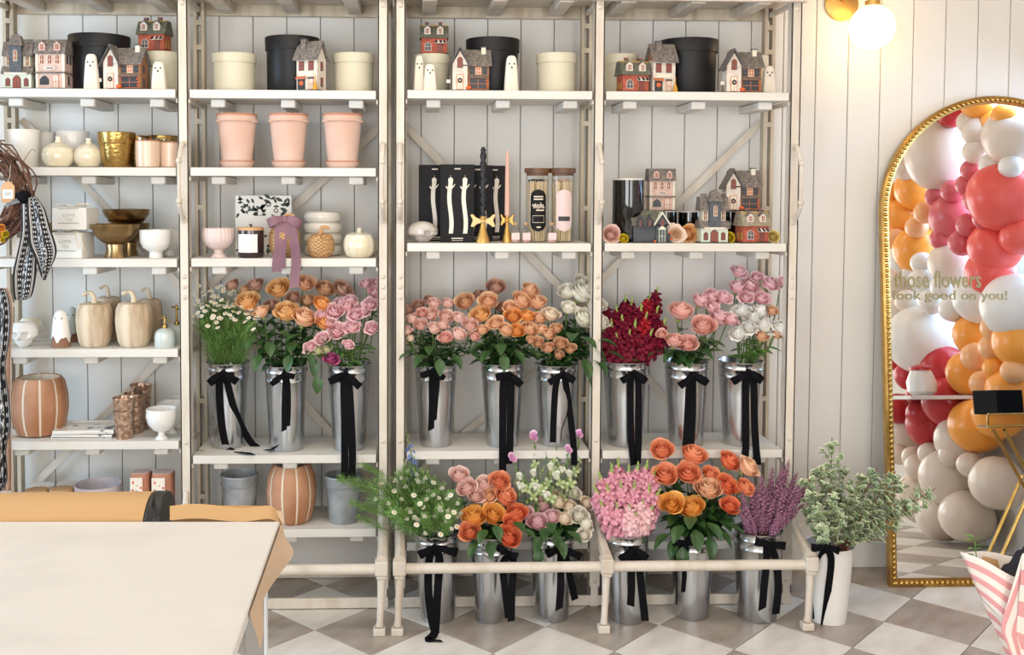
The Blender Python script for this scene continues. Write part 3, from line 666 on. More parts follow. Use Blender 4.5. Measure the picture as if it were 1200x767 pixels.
redhouse('red brick model house at the left of the fourth bay top shelf', hl(721, 757, Z4[0]), R(10))
narrow('narrow white model shop leaning against the black box, fourth bay', hl(754, 790, Z4[0], .08), R(8), 'h_brownh')
cottage('cottage model house right of the black box, fourth bay', hl(838, 889, Z4[0]), R(1))

# ---- second shelf
pot = [(.86, 0), (.88, .02), (.97, .75), (1, .98), (.97, 1), (.93, .98), (.88, .6), (0, .55)]
turned('plant_pot', 'tall plain white pot at the far left of the second shelf', 'pot', slot(10, 46, 152, Z1[1], .1), pot, 'matte', capt=False)
turned('plant_pot', 'white pot hiding behind the tall plain white one, second shelf', 'pot', slot(34, 64, 155, Z1[1], .22), pot, 'matte', capt=False)
turned('serving_bowl', 'white bowl behind the two cream bud vases', 'bowl', slot(66, 104, 154, Z1[1], .22), [(.4, 0), (.6, .1), (.9, .5), (1, .97), (.98, 1), (.95, .97), (.6, .2), (0, .12)], 'white', capt=False)
bv = [(.5, 0), (.72, .04), (.95, .22), (1, .42), (.9, .62), (.6, .75), (.24, .82), (.18, .92), (.2, 1), (.13, .99), (.1, .8)]
turned('bud_vase', 'glossy cream squat vase on the left of the pair', 'vase', slot(50, 87, 160, Z1[1], .07), bv, 'cream', fn=lambda a, z: 1-.03*abs(math.cos(4*a))**6)
turned('bud_vase', 'cream squat vase on the right of the pair, beside the gold pot', 'vase', slot(87, 121, 162, Z1[1], .08), bv, 'cream', fn=lambda a, z: 1-.03*abs(math.cos(4*a))**6)
gp = [(.7, 0), (.72, .02), (.9, .66), (.93, .67), (.95, .7), (1, .98), (.97, 1), (.93, .97), (.68, .1), (0, .08)]
turned('gold_pot', 'large hammered gold pot beside the peach candles', 'pot', slot(115, 158, 155, Z1[1], .07), gp, 'gold', capt=False)
turned('gold_pot', 'smaller gold pot half hidden behind the large hammered one', 'pot', slot(143, 173, 159, Z1[1], .2), gp, 'gold', capt=False)
turned('gold_pot', 'gold pot behind the two peach candles', 'pot', slot(173, 209, 159, Z1[1], .22), gp, 'gold', capt=False)
for lb, a, b, y in (('peach candle in a glass tumbler beside the large gold pot', 159, 187, 161), ('peach candle in a glass tumbler against the left post', 187, 212, 163)):
    loc, w_, h = slot(a, b, y, Z1[1], .06 if a == 159 else .1); t = thing('glass_candle', lb, 'candle', loc); r = w_/2
    MB().lathe([(r*.8, 0), (r*.95, .004), (r, h*.3), (r, h*.86)], 32).build('wax', 'peachwax', t)
    MB().lathe([(r*.99, h*.9), (r*1.01, h*.95), (r*1.0, h), (r*.93, h), (r*.93, h*.9)], 32, capt=False, capb=False).build('rim', 'glass', t)
    MB().lathe([(r*.94, h*.86), (r*1.005, h*.86), (r*1.005, h*.9), (r*.94, h*.9)], 32, capb=False, capt=False).build('wax_edge', 'terrar', t)
for i, (a, b, s0, s1, lb) in enumerate(((254, 301, 258, 299, 'leftmost of three powdery terracotta pots with saucers'), (315, 361, 318, 358, 'middle one of three powdery terracotta pots with saucers'), (378, 425, 381, 421, 'rightmost of three powdery terracotta pots with saucers'))):
    loc, w_, h = slot(a, b, 134, Z2[1], .1); t = thing('terracotta_pot', lb, 'pot', loc, group='terracotta pots on the second shelf'); r = w_/2; sh = h*.13
    MB().lathe([(r*.70, .006), (r*.74, sh), (r*.94, h*.86), (r*.99, h*.87), (r*1.0, h*.97), (r*.97, h), (r*.9, h*.97), (r*.8, h*.5), (0, h*.45)], 36, capt=False).build('pot_body', 'terra', t)
    MB().lathe([(r*1.0, h*.965), (r*1.012, h*.985), (r*.98, h*1.006), (r*.93, h*.98)], 36, capb=False, capt=False).build('rim', 'terrar', t)
    q = MB()
    for k in range(36):
        an = 2*PI*k/36; q.sphere((r*.985*math.cos(an), r*.985*math.sin(an), h*.862), .0042, seg=6, rings=4)
    q.build('scalloped_band', 'terra', t, stuff=True)
    ws_ = (s1-s0)*mpp(.1)/2
    sc_ = MB().lathe([(ws_*.8, 0), (ws_*.86, .003), (ws_, sh*.92), (ws_*.97, sh), (ws_*.8, sh*.4), (0, sh*.3)], 36, capt=False).build('saucer', 'terra', t)
    MB().lathe([(ws_*.995, sh*.85), (ws_*1.01, sh*.95), (ws_*.97, sh*1.05), (ws_*.95, sh*.9)], 36, capb=False, capt=False).build('saucer_rim', 'terrar', sc_)

# ---- third shelf
def giftbox(label, x0, x1, yt, yb, z, Y, rz, tails):
    loc, w_, h = slot(x0, x1, yt, z, Y); t = thing('gift_box', label, 'box', loc, R(rz), 'white gift boxes tied with twine'); d = w_*.8
    MB().box(-w_/2, w_/2, -d/2, d/2, 0, h).build('carton', 'paper', t, bevel=.002)
    for s_, ww, zz in (('LOVE', .36, .66), ('YOU', .2, .46)):
        q = text_mb(s_, w_*ww, h*.13, -d/2-.0008); q.v = [(a, b, c+h*zz) for a, b, c in q.v]; q.build('lettering', 'lightink', t)
    for zz, ww in ((.27, .64), (.93, .6)):
        q = MB()
        for k in range(9): x_ = -w_*ww/2+k*w_*ww/9; q.box(x_, x_+w_*ww/13, -d/2-.001, -d/2, h*zz, h*(zz+.045))
        q.build('small_print', 'lightink', t, stuff=True)
    q = MB()
    for s_ in (-1, 1):
        for k in range(3):
            e = .3+.12*k; q.tube(catmull([(0, -d*.2, h+.004), (s_*w_*e*.7, -d*.25+.01*k, h+.016), (s_*w_*e, -d*.1, h+.008), (s_*w_*e*.6, 0, h+.006), (0, -d*.2, h+.004)], 5), .0018, 5)
    for dx in ((0, .02) if tails else ()): q.tube(catmull([(.0, -d*.2, h+.004), (w_*.3+dx, -d/2-.003, h+.0), (w_*.36+dx, -d/2-.006, h*.75), (w_*.42+dx, -d/2-.004, h*.35)], 5), .002, 5)
    q.build('twine_bow', 'ghostw', t); return t
b1 = giftbox('lower white gift box with twine bow, carrying a second box', 64, 104, 272, 303, Z1[2], .08, -8, True)
giftbox('upper white gift box with twine bow, standing on another box', 68, 109, 243, 272, at(85, 272, .08).z+.012, .085, -8, False)
turned('gold_vase', 'gold pot with yellow flowers behind the black scarf', 'vase', slot(40, 67, 261, Z1[2], .2), gp, 'gold', capt=False)
MB().box(-.035, .035, -.03, .03, 0, .075).build('small_box', 'paper', loc=(X(28, .1), .1, Z1[2]), bevel=.002); tag(bpy.data.objects['small_box'], 'small white box behind the hanging scarf, third shelf', 'box')
def compote(label, x0, x1, yt, yf, s0, s1, Y, m='brass'):
    loc, w_, h = slot(x0, x1, yt, Z1[2], Y); t = thing('footed_bowl', label, 'bowl', loc); r = w_/2; k = (yf-yt)/(303-yt); sr = (s1-s0)*mpp(Y)/2
    hf = h*(1-k)
    MB().lathe([(sr*.8, hf), (r*.55, hf+.008), (r*.82, hf+h*k*.4), (r*.96, hf+h*k*.8), (r, h), (r*.975, h), (r*.9, hf+h*k*.7), (r*.5, hf+.02), (0, hf+.015)], 40, capt=False).build('bowl', m, t)
    MB().lathe([(sr*1.02, 0), (sr, .004), (sr*.82, hf*.5), (sr*.86, hf)], 32).build('foot', m, t); return t
compote('brushed brass footed bowl at the front with another bowl above it', 107.5, 163, 262, 286.5, 123, 149, .07)
c2 = compote('brushed brass footed bowl standing behind the front one', 124, 175, 261.5, 286, 139, 163, .2)
turned('brass_bowl', 'brushed brass bowl nested on top of the rear footed bowl', 'bowl', (lambda s_: (s_[0], s_[1], s_[2]))(slot(121, 175, 245, at(148, 261.5, .19).z, .19)), [(.55, 0), (.72, .12), (.93, .6), (1, 1), (.97, 1), (.85, .5), (.5, .12), (0, .1)], 'brass', capt=False)
fb = [(.44, 0), (.42, .08), (.4, .2), (.5, .25), (.8, .36), (.95, .55), (1, .8), (1, 1), (.95, 1), (.93, .75), (.6, .4), (0, .3)]
turned('footed_cup', 'white footed cup in front, next to the brass bowls', 'cup', slot(164, 201, 269, Z1[2], .07), fb, 'white', capt=False)
turned('footed_cup', 'white footed cup half hidden at the left post', 'cup', slot(182, 213, 268.5, Z1[2], .2), fb, 'white', capt=False)
# bay two
loc, w_, h = slot(237.5, 274.8, 267, Z2[2], .07); t = thing('fluted_goblet', 'dusty pink fluted goblet beside the plum candle', 'goblet', loc); r = w_/2
MB().lathe([(r*.42, h*.28), (r*.7, h*.36), (r*.95, h*.55), (r, h*.78), (r*.94, h), (r*.88, h), (r*.9, h*.75), (r*.5, h*.4), (0, h*.36)], 72, capt=False, fn=lambda a, z: 1+.018*math.cos(24*a)).build('bowl', 'pink', t)
MB().lathe([(r*.5, 0), (r*.48, .004), (r*.3, h*.14), (r*.3, h*.24), (r*.44, h*.29)], 32).build('foot', 'pink', t)
loc, w_, h = slot(279, 309, 266, Z2[2], .06); t = thing('jar_candle', 'plum glass candle with a wooden lid and white label', 'candle', loc); r = w_/2
MB().lathe([(r*.92, 0), (r, .006), (r, h*.9)], 36).build('glass', 'plum', t); MB().lathe([(r*.98, h*.9), (r*1.0, h*.91), (r*1.0, h*.97), (r*.96, h)], 36).build('lid', 'palewood', t)
q = MB(); q.grid(lambda u, v: (r*1.01*math.sin((u-.62)*1.75), -r*1.01*math.cos((u-.62)*1.75), h*(.18+.6*v)), 8, 2); lbl = q.build('label', 'paper', t)
q = MB()
for k, (a, b) in enumerate(((.3, .5), (.3, .8), (.3, .8), (.25, .7))): q.grid(lambda u, v: (r*1.02*math.sin((a+u*(b-a)-.62)*1.75), -r*1.02*math.cos((a+u*(b-a)-.62)*1.75), h*(.62-.1*k+.012*v)), 4, 1)
q.build('label_print', 'lightink', lbl, stuff=True)
loc, w_, h = slot(276, 341, 229, Z2[2], .2); t = thing('floral_box', 'square white box printed with dark green leaves and flowers', 'box', loc); MB().box(-w_/2, w_/2, 0, .05, 0, h).build('carton', 'paper', t, bevel=.001)
M['dgreen'] = mat('dark_green_print', '#3d4a42', .7)
q = MB(); rr = random.Random(5)
def leafp(q, x, z, L, W, a, y=-.0006):
    n = 6; pts = []
    for i in range(n+1): u = i/n; pts.append((u*L-L/2, W*math.sin(PI*u)))
    pts += [(p[0], -p[1]) for p in pts[-2:0:-1]]
    ca, sa = math.cos(a), math.sin(a); q.prism([(x+p[0]*ca-p[1]*sa, z+p[0]*sa+p[1]*ca) for p in pts], y, 0)
fl_ = [(-.7, .78, 1), (-.15, .72, 1.3), (.7, .62, 0), (.2, .86, .6), (-.6, .4, 0), (.82, .85, 0), (.05, .9, 0), (-.72, .12, 1), (.5, .75, .5), (.35, .55, .4), (.75, .3, .8), (.3, .12, .9), (-.2, .1, .6)]
for fx, fz, s_ in fl_:
    cx_, cz_ = fx*w_/2*.9, fz*h
    if s_ > .3:
        for k in range(8): a = k*PI/4+.3; leafp(q, cx_+.015*s_*math.cos(a), cz_+.015*s_*math.sin(a), .016*s_, .0045*s_, a+.5)
    else:
        for k in range(3): leafp(q, cx_+rr.uniform(-.02, .02), cz_+(k-1)*.02, .034, .007, rr.uniform(-.8, .8))
for k in range(46): leafp(q, rr.uniform(-.92, .92)*w_/2, rr.uniform(.05, .96)*h, .024, .0052, rr.uniform(0, PI))
q.build('leaf_print', 'dgreen', t, stuff=True); MB().box(-w_*.2, w_*.42, -.0016, 0, h*.34, h*.66).build('label', 'paper', t)
def pumpkin(name, label, sl, m, ribs, stem_m, group=None, depth=.08, prof=None, stemh=.16, curl=1, sy=1.0, wovenstem=False, stem=True):
    loc, w_, h = sl; t = thing(name, label, 'pumpkin', loc, group=group); r = w_/2; hb_ = h*(1-stemh) if stem else h
    prof = prof or [(.3, .02), (.62, 0), (.84, .1), (.97, .3), (1, .5), (.95, .72), (.8, .9), (.5, .99), (.2, .96), (0, .93)]
    MB().lathe([(a*r, b*hb_) for a, b in prof], 64, sy=sy, fn=lambda a, z: 1-depth*(1-abs(math.sin(ribs*a/2)))**2, capt=False).build('body', m, t)
    if stem:
        s_ = h*stemh; MB().tube(catmull([(0, 0, hb_*.92), (0, 0, hb_+s_*.4), (curl*r*.2, 0, hb_+s_*.9), (curl*r*.62, 0, hb_+s_*.72)], 5), [r*.17]*4+[r*.14]*6+[r*.11]*5+[r*.11], 8).build('stem', stem_m, t)
    return t
pw = pumpkin('wicker_pumpkin', 'large wicker pumpkin wearing a mauve satin bow', slot(315, 352, 250, Z2[2], .08), 'wicker', 10, 'palewood', depth=.05, stemh=.22)
pumpkin('wicker_pumpkin', 'small wicker pumpkin with curled stem before the bubble vase', slot(360, 392, 265, Z2[2], .06), 'wicker', 10, 'palewood', depth=.05, stemh=.22)
def ribbon(parent, org, knot, loops, tails, wid, m, yk, kn=.011, tailname='ribbon_tail'):
    # all points are pixels; org is the parent's world origin; yk the depth of the knot
    K = at(*knot, yk)-org
    for (lx, ly, dx_) in loops:
        E_ = at(lx, ly, yk)-org; d = E_-K; pr = Vector((-d.z, 0, d.x)).normalized(); L = d.length
        pts = []; ws_ = []
        for u, dy, ww in ((0, 0, .45), (.25, -.012, .7), (.6, -.022, .95), (.9, -.016, 1), (1, -.002, 1), (.9, .009, 1), (.6, .012, .95), (.25, .004, .7), (0, 0, .45)):
            pts.append(K+d*u+Vector((0, dy, .006*math.sin(PI*u)*(1 if dy < 0 else -1)))); ws_.append(wid*ww)
        pp = catmull(pts, 3); n = len(pp); wv = [ws_[min(int(i/3), 8)]*(1-(i % 3)/3)+ws_[min(int(i/3)+1, 8)]*((i % 3)/3) for i in range(n)]
        MB().strip(pp, wv, pr, .0016).build('ribbon_loop', m, parent)
    for tl in tails:
        pts = []
        for i, q in enumerate(tl):
            Y_ = q[2] if len(q) > 2 else yk-.004; pts.append(at(q[0], q[1], Y_)-org)
        pts = [K]+pts; pp = catmull(pts, 5); wv = [wid*min(1, .5+.25*i) for i in range(len(pp))]
        q = MB(); q.strip(pp, wv, (1, 0, .0), .0016)
        e = q.v[-4:]; dz = random.uniform(-.4, .6)*wid      # slanted cut end
        for i, vv in enumerate(e):
            if i in (1, 2): q.v[-4+i] = (vv[0], vv[1], vv[2]+dz)
        q.build(tailname, m, parent)
    MB().sphere(K+Vector((0, -.006, 0)), kn, seg=12, rings=8, sc=(1, .6, 1.15)).build('ribbon_knot', m, parent)
ribbon(pw, pw.location, (334, 256), [(314, 262, 0), (353, 263, 0)], [[(328, 262, .025), (327, 285, .02), (325, 303, -.012), (324, 319, -.014)], [(341, 264, .02), (345, 285, .018), (347, 305, -.012), (346, 320, -.014), (345, 338, -.014)]], .036, 'mauve', .03, .01)
ribbon(pw, pw.location, (334, 258), [], [[(337, 262, .022), (332, 280, .02), (330, 300, -.012), (330, 314, -.014)]], .03, 'mauve', .03, .01)
turned('bubble_vase', 'milky glass vase of stacked bubbles behind the small wicker pumpkin', 'vase', slot(356, 401, 247, Z2[2], .2), sum([[(.8, .0+.25*k), (.93, .03+.25*k), (1, .11+.25*k), (1, .15+.25*k), (.93, .22+.25*k)] for k in range(4)], [])+[(.8, 1), (.75, .98)], 'frost', capt=False)
pumpkin('pumpkin_jar', 'glossy cream pumpkin jar with a knob lid', slot(402, 440, 268, Z2[2], .07), 'cream', 8, 'cream', depth=.05, stemh=.12, curl=.1)
pumpkin('pumpkin_jar', 'cream pumpkin jar mostly hidden behind the glossy one', slot(413, 443, 275, Z2[2], .2), 'cream', 8, 'cream', depth=.05, stemh=.12, curl=.1)

# ---- skulls
def skullshape(w_, h, d, face=(0, -1), pot=False):
    q = MB()
    fx, fy = face
    def P_(u, v):
        a = 2*PI*u; b = -PI/2+PI*v
        x, y, z = math.cos(b)*math.cos(a), math.cos(b)*math.sin(a), math.sin(b)
        fr_ = x*fx+y*fy; sd = -x*fy+y*fx     # forward, sideways
        s_ = 1.0
        if z < -.15: s_ *= 1-(.42 if fr_ < .1 else .26)*min(1, (-z-.15)/.3)
        k = 1.0
        if fr_ > .1:
            for ex in (-.40, .40):
                dd = ((sd-ex)/.27)**2+((z+.02)/.24)**2
                if dd < 1: k -= .42*(1-dd)**.7
            dd = (sd/.13)**2+((z+.36)/.16)**2
            if dd < 1: k -= .3*(1-dd)
            if abs(z-.27) < .12: k += .05*math.cos((z-.27)*13)
            if -.9 < z < -.52: k -= .06*abs(math.sin(sd*22))
            if -.62 < z < -.5: k += .06
        zz = max(-.9, z)
        if pot: zz = min(.8, zz)
        return (x*s_*k*w_/2, y*s_*k*d/2, (zz+.9)/(1.7 if pot else 1.9)*h)
    return q.grid(P_, 64, 40)
loc, w_, h = slot(477, 513, 259, Z3[1], .07); t = thing('skull_ornament', 'pearly faceted skull ornament in front of the black candle boxes', 'skull', loc); skullshape(w_, h, w_*.8, (.75, -.66)).build('cranium', 'skull', t, sharp=60)
for lb, a, b, y, Y in (('white skull pot at the front of the fourth shelf', 11.5, 43.5, 377, .06), ('pale skull pot hiding behind the white one', 21, 49, 372, .2)):
    loc, w_, h = slot(a, b, y, Z1[3], Y); t = thing('skull_pot', lb, 'pot', loc); skullshape(w_, h, w_*.9, pot=True).build('pot_body', 'white' if Y < .1 else 'cream', t, sharp=60)

# ---- bay three, third shelf: boxed ghost candles and friends
M['boxk'] = mat('black_printed_card', '#141416', .55, spec=.2)
def candlebox(label, x0, x1, yt, Y, rz, figs, print_=True, w_=None):
    loc, w0, h = slot(x0, x1, yt, Z3[1], Y); w_ = w_ or w0; t = thing('candle_box', label, 'box', loc, R(rz), 'black boxes of ghost candles'); MB().box(-w_/2, w_/2, 0, .035, 0, h).build('carton', 'boxk', t, bevel=.001)
    for fx in figs:
        q = MB(); cx_ = fx*w_; n = 22; bw = .0165
        def cl(v): return cx_+.0045*math.sin(v*6+.4)
        L_ = [(cl(v)-bw/2, h*(.115+.65*v)) for v in [i/n for i in range(n+1)]]; R_ = [(cl(v)+bw/2, h*(.115+.65*v)) for v in [i/n for i in range(n+1)]]
        top = [(cl(1)+bw/2*1.15*math.cos(a), h*.765+.011+bw/2*1.2*math.sin(a)) for a in [PI*i/8 for i in range(9)]]
        q.prism(L_[:0]+R_+top+L_[::-1], -.0015, 0)
        for s_ in (-1, 1): q.prism([(cl(.85)+s_*.004, h*.66), (cl(.85)+s_*.004, h*.69), (cx_+s_*.0165, h*(.725 if s_ < 0 else .75)), (cx_+s_*.0185, h*(.71 if s_ < 0 else .74))], -.0015, 0)
        q.prism([(cl(1)-.0006, h*.78), (cl(1)+.0006, h*.78), (cl(1)+.0004, h*.865), (cl(1)-.0004, h*.865)], -.0012, 0)
        g_ = q.build('printed_ghost', 'ghostw', t)
        q = MB()
        for dx, dz in ((-.0025, .79), (.0025, .79), (0, .77)): q.sphere((cl(1)+dx, -.0018, h*dz), .0009, seg=6, rings=4)
        q.build('ghost_face', 'black', g_, stuff=True)
    if print_:
        q = MB()
        for k in range(8): q.box(-.011+k*.003, -.0088+k*.003, -.0012, 0, h*.935, h*.952)
        for k in range(12): q.box(-.022+k*.0038, -.019+k*.0038, -.0012, 0, h*.045, h*.06)
        for k in range(14): q.box(-.02+k*.003, -.018+k*.003, -.0012, 0, h*.022, h*.03)
        q.build('small_print', 'ghostw', t, stuff=True)
    return t
candlebox('black box of ghost candles standing behind, left of the front one', 491, 528, 193, .16, 2, (-.02, .42), w_=.125)
candlebox('black box of ghost candles at the front beside the skull', 516, 556, 192.5, .06, -3, (-.2, .22))
candlebox('black box of ghost candles half hidden behind the twisted candle', 540, 580, 193.5, .14, 2, (-.2, .2), w_=.12)
candlebox('black box of ghost candles at the right, behind the gold holders', 566, 593, 194, .2, 2, (.1,), w_=.09)
M['palegold'] = mat('pale_gold_paint', '#cdb27e', .45, .5)
def bowholder(label, x0, x1, yt, ym, b0, b1, z, Y, cx_px, cy0, cw, cm, twist, bowm, cname, clabel):
    loc, w_, h = slot(x0, x1, yt, z, Y); t = thing('candle_holder', label, 'candle holder', loc); r = (b1-b0)*mpp(Y)/2; zb_ = at(cx_px, ym, Y).z-z
    MB().lathe([(r, 0), (r*1.02, .004), (r*.6, zb_*.45), (r*.32, zb_*.85), (r*.3, zb_+.004)], 28).build('cone_foot', 'goldp', t)
    q = MB(); hw = w_/2; hh = h-zb_
    for s_ in (-1, 1):
        q.prism([(0, zb_+.004), (s_*hw*.55, zb_+hh*.55), (s_*hw*.8, zb_+hh), (s_*hw, zb_+hh*.9), (s_*hw*.8, zb_+hh*.15), (s_*hw*.98, zb_-hh*.75), (s_*hw*.75, zb_-hh*.85), (s_*hw*.45, zb_-hh*.4), (0, zb_-.006)][::s_], -r*.34, -r*.34+.008)
    q.build('bow', bowm, t, bevel=.002); MB().sphere((0, -r*.34, zb_), .008, seg=10, rings=8, sc=(1.3, .8, 1)).build('bow_knot', bowm, t)
    MB().lathe([(r*.3, zb_), (r*.42, zb_+.006), (r*.42, zb_+.018), (r*.3, zb_+.018)], 20).build('socket', 'goldp', t)
    top = at(cx_px, cy0, Y).z; c0 = z+zb_+.019; L = top-c0; cr = cw*mpp(Y)/2
    if twist: q = MB(); q.lathe([(cr*(1.1 if i < 78 else .6), L*i/80) for i in range(81)], 24, fn=lambda a, zz: 1+.17*math.cos(2*a+zz*190))
    else: q = MB(); q.lathe([(cr*1.1, 0), (cr, L*.5), (cr*.8, L*.92), (cr*.45, L*.985), (0, L)], 20)
    o = q.build(cname, cm, loc=(loc[0], loc[1], c0)); tag(o, clabel, 'candle')
bowholder('pale gold bow candle holder holding the twisted black candle', 551, 581, 250.6, 259, 557, 574, Z3[1], .03, 568.5, 172, 6, 'blackwax', True, 'palegold', 'taper_candle', 'tall twisted black taper candle in the left bow holder')
bowholder('darker gold bow candle holder holding the pink candle', 586, 602.5, 250.6, 258, 586.5, 598, Z3[1], .05, 594.5, 176, 5.4, 'pinkwax', False, 'goldp', 'taper_candle', 'smooth pink taper candle in the right bow holder')
def matchjar(label, x0, x1, lm, Y=.12):
    loc, w_, h = slot(x0, x1, 197, Z3[1], Y); t = thing('match_jar', label, 'jar', loc); r = w_/2; lr = r*1.0; r *= .9
    MB().lathe([(r, 0), (r*1.0, h*.005), (r*1.0, h*.9)], 32, capt=False).build('glass', 'glass', t)
    MB().lathe([(lr, h*.935), (lr, h*.995), (lr*.97, h)], 32).build('lid', 'woodlid', t); MB().lathe([(r*.93, h*.9), (r*.93, h*.935)], 32).build('stopper', 'woodlid', t)
    q = MB(); rr = random.Random(3)
    for k in range(70):
        a, rad = rr.uniform(0, 2*PI), r*.86*math.sqrt(rr.random()); b = a+rr.uniform(-.4, .4); q.tube([(rad*math.cos(a)*.85, rad*math.sin(a)*.85, .004), (rad*math.cos(b), rad*math.sin(b), h*rr.uniform(.78, .84))], .0016, 4)
    q.build('matches', 'match', t, stuff=True)
    q = MB()
    for k in range(70):
        a, rad = rr.uniform(0, 2*PI), r*.86*math.sqrt(rr.random()); q.sphere((rad*math.cos(a), rad*math.sin(a), h*rr.uniform(.82, .85)), .0026, seg=5, rings=4)
    q.build('match_heads', 'black' if lm == 'ink' else 'pinkwax', t, stuff=True)
    lw, lh = r*.70, h*.285; cz = h*.43
    def capsule(e, y):
        pts = []
        for i in range(24):
            a = 2*PI*i/24; z_ = (lh-lw)*(1 if math.sin(a) > 0 else -1); pts.append(((lw-e)*math.cos(a), cz+z_+(lw-e)*math.sin(a)))
        return pts
    q = MB(); n = 14
    def lab(u, v):
        zz = -lh+2*lh*v; k = max(0, abs(zz)-(lh-lw)); ww = math.sqrt(max(0, lw*lw-k*k)); a = (u-.5)*2*ww/r; return (r*1.012*math.sin(a), -r*1.012*math.cos(a), cz+zz)
    q.grid(lab, 10, 28); lo_ = q.build('label', 'boxk' if lm == 'ink' else 'pinklabel', t)
    def mark(a0, a1, z0_, z1_, mm, nm='label_print'):
        q = MB(); q.grid(lambda u, v: (r*1.02*math.sin(a0+(a1-a0)*u), -r*1.02*math.cos(a0+(a1-a0)*u), cz+z0_*lh+(z1_-z0_)*lh*v), 6, 1); q.build(nm, mm, lo_)
    if lm == 'ink':
        for z0_ in (.62, .5): mark(-.4, .4, z0_, z0_+.06, 'ghostw')
        q = MB(); q.tube([(r*1.03*math.sin(-.5+1.0*i/30), -r*1.03*math.cos(-.5+1.0*i/30), cz+lh*(.2+.11*math.sin(i*1.25)*(1 if i % 7 else 1.8))) for i in range(31)], .0014, 5); q.build('script_lettering', 'ghostw', lo_)
        for z0_, z1_ in ((-.26, -.24), (-.58, -.56)): mark(-.5, .5, z0_, z1_, 'ghostw')
        for a0 in (-.5, .48): mark(a0, a0+.02, -.58, -.24, 'ghostw')
        mark(-.2, .5, -.02, .04, 'ghostw'); mark(-.15, .2, -.82, -.76, 'ghostw')
    else: mark(-.5, .5, -.5, -.28, 'ink')
    return t
matchjar('tall glass jar of matches with black oval label', 614.5, 645, 'ink'); matchjar('tall glass jar of matches with pink oval label', 644.5, 675, 'pink')
for lb, a, b, Y in (('tiny corked bottle of pink matches nearest the gold holder', 597.5, 610, .05), ('tiny corked bottle of pink matches before the black-labelled jar', 610.5, 622.5, .05), ('tiny corked bottle of pink matches between the two tall jars', 640.5, 653, .05)):
    loc, w_, h = slot(a, b, 260.5, Z3[1], Y); t = thing('corked_bottle', lb, 'bottle', loc, group='tiny corked bottles'); r = w_/2
    MB().lathe([(r*.9, 0), (r, .003), (r, h*.55), (r*.8, h*.68), (r*.38, h*.78), (r*.38, h*.9), (r*.46, h*.93)], 20, capt=False).build('glass', 'glass', t)
    MB().lathe([(r*.85, .003), (r*.85, h*.45)], 16).build('pink_filling', 'pinkwax', t); MB().lathe([(r*.34, h*.86), (r*.4, h)], 12).build('cork', 'palewood', t)
    MB().box(-r*.75, r*.75, -r*1.12, -r*.9, h*.16, h*.5).build('label', 'pinklabel', t)

# ---- bay four, third shelf
def blackjar(label, x0, x1, yt, Y, h_=None):
    loc, w_, h = slot(x0, x1, yt, Z4[1], Y); t = thing('black_glass_vase', label, 'vase', loc); r = w_/2
    MB().lathe([(r*.96, 0), (r, .006), (r, h*.97)], 36).build('glass', 'darkglass', t); MB().lathe([(r*.98, h*.97), (r*1.005, h*.98), (r*1.0, h), (r*.94, h)], 36).build('rim', 'frost', t); return h
blackjar('tall glossy black glass cylinder at the left of the fourth bay', 718, 755, 209, .1)
h1 = blackjar('low black glass jar under the pink model house', 763, 793, 247, .2)
blackjar('low black glass jar standing alone, centre of fourth bay', 795, 821, 247.5, .2)
h2 = blackjar('low black glass jar under the cottage, fourth bay', 845, 868, 247, .22)
pinkhouse('pink model town house standing on a low black jar', (X(773, .2), .2, Z4[1]+h1+.001)).scale = (.9,)*3
darkcottage('dark grey model cottage with cream trimmed gable, fourth bay', hl(735, 785, Z4[1], .06))
victorian('towered model house with a white arched window, third shelf of fourth bay', hl(816, 852, Z4[1], .06), R(0))
cottage('cottage model house raised on a black jar, highest in the fourth bay', (X(865, .2), .2, Z4[1]+h2+.001), R(0))
redhouse('red brick model house at the lower right of the fourth bay', hl(861, 900, Z4[1], .06), R(12), 'h_beige')

# ---- fourth shelf, far left bay
for lb, a, b, y, Y in (('white glazed ceramic ghost with a bare clay hem, at the front', 60, 82, 362, .06), ('pale glazed ceramic ghost standing behind the front one', 76, 93, 359, .19)):
    loc, w_, h = slot(a, b, y, Z1[3], Y); t = thing('ceramic_ghost', lb, 'figurine', loc); r = w_/2
    pr = [(1, 0), (.96, .1), (.88, .35), (.8, .6), (.7, .8), (.5, .94), (.2, .99), (0, 1)]
    MB().lathe([(a_*r, b_*h) for a_, b_ in pr[:3]], 24, capt=False).build('clay_hem', 'clay', t)
    q = MB(); zs_ = [.22, .24, .4, .6, .8, .93, .985, 1]; rs = [1.0, .99, .93, .85, .74, .53, .25, 0]
    vs = []; S_ = 36
    for j, (zz, rr_) in enumerate(zip(zs_, rs)):
        for i in range(S_):
            an = 2*PI*i/S_; d_ = (.07*math.sin(5*an)+.04*math.sin(9*an+1)) if j < 2 else 0; vs.append((rr_*r*math.cos(an), rr_*r*math.sin(an), (zz+d_)*h))
    q.add(vs, [(j*S_+i, j*S_+(i+1) % S_, (j+1)*S_+(i+1) % S_, (j+1)*S_+i) for j in range(7) for i in range(S_)]); q.build('glaze', 'white' if Y < .1 else 'mint', t)
    for dx in (-.3, .3): MB().sphere((dx*r, -r*.66, h*.77), .004, seg=8, rings=6, sc=(.8, .5, 1.2)).build('eye', 'black', t)
wp = [(.55, 0), (.72, .01), (.86, .12), (.96, .38), (1, .6), (.94, .85), (.8, .97), (.5, 1.0), (.2, .97), (0, .96)]
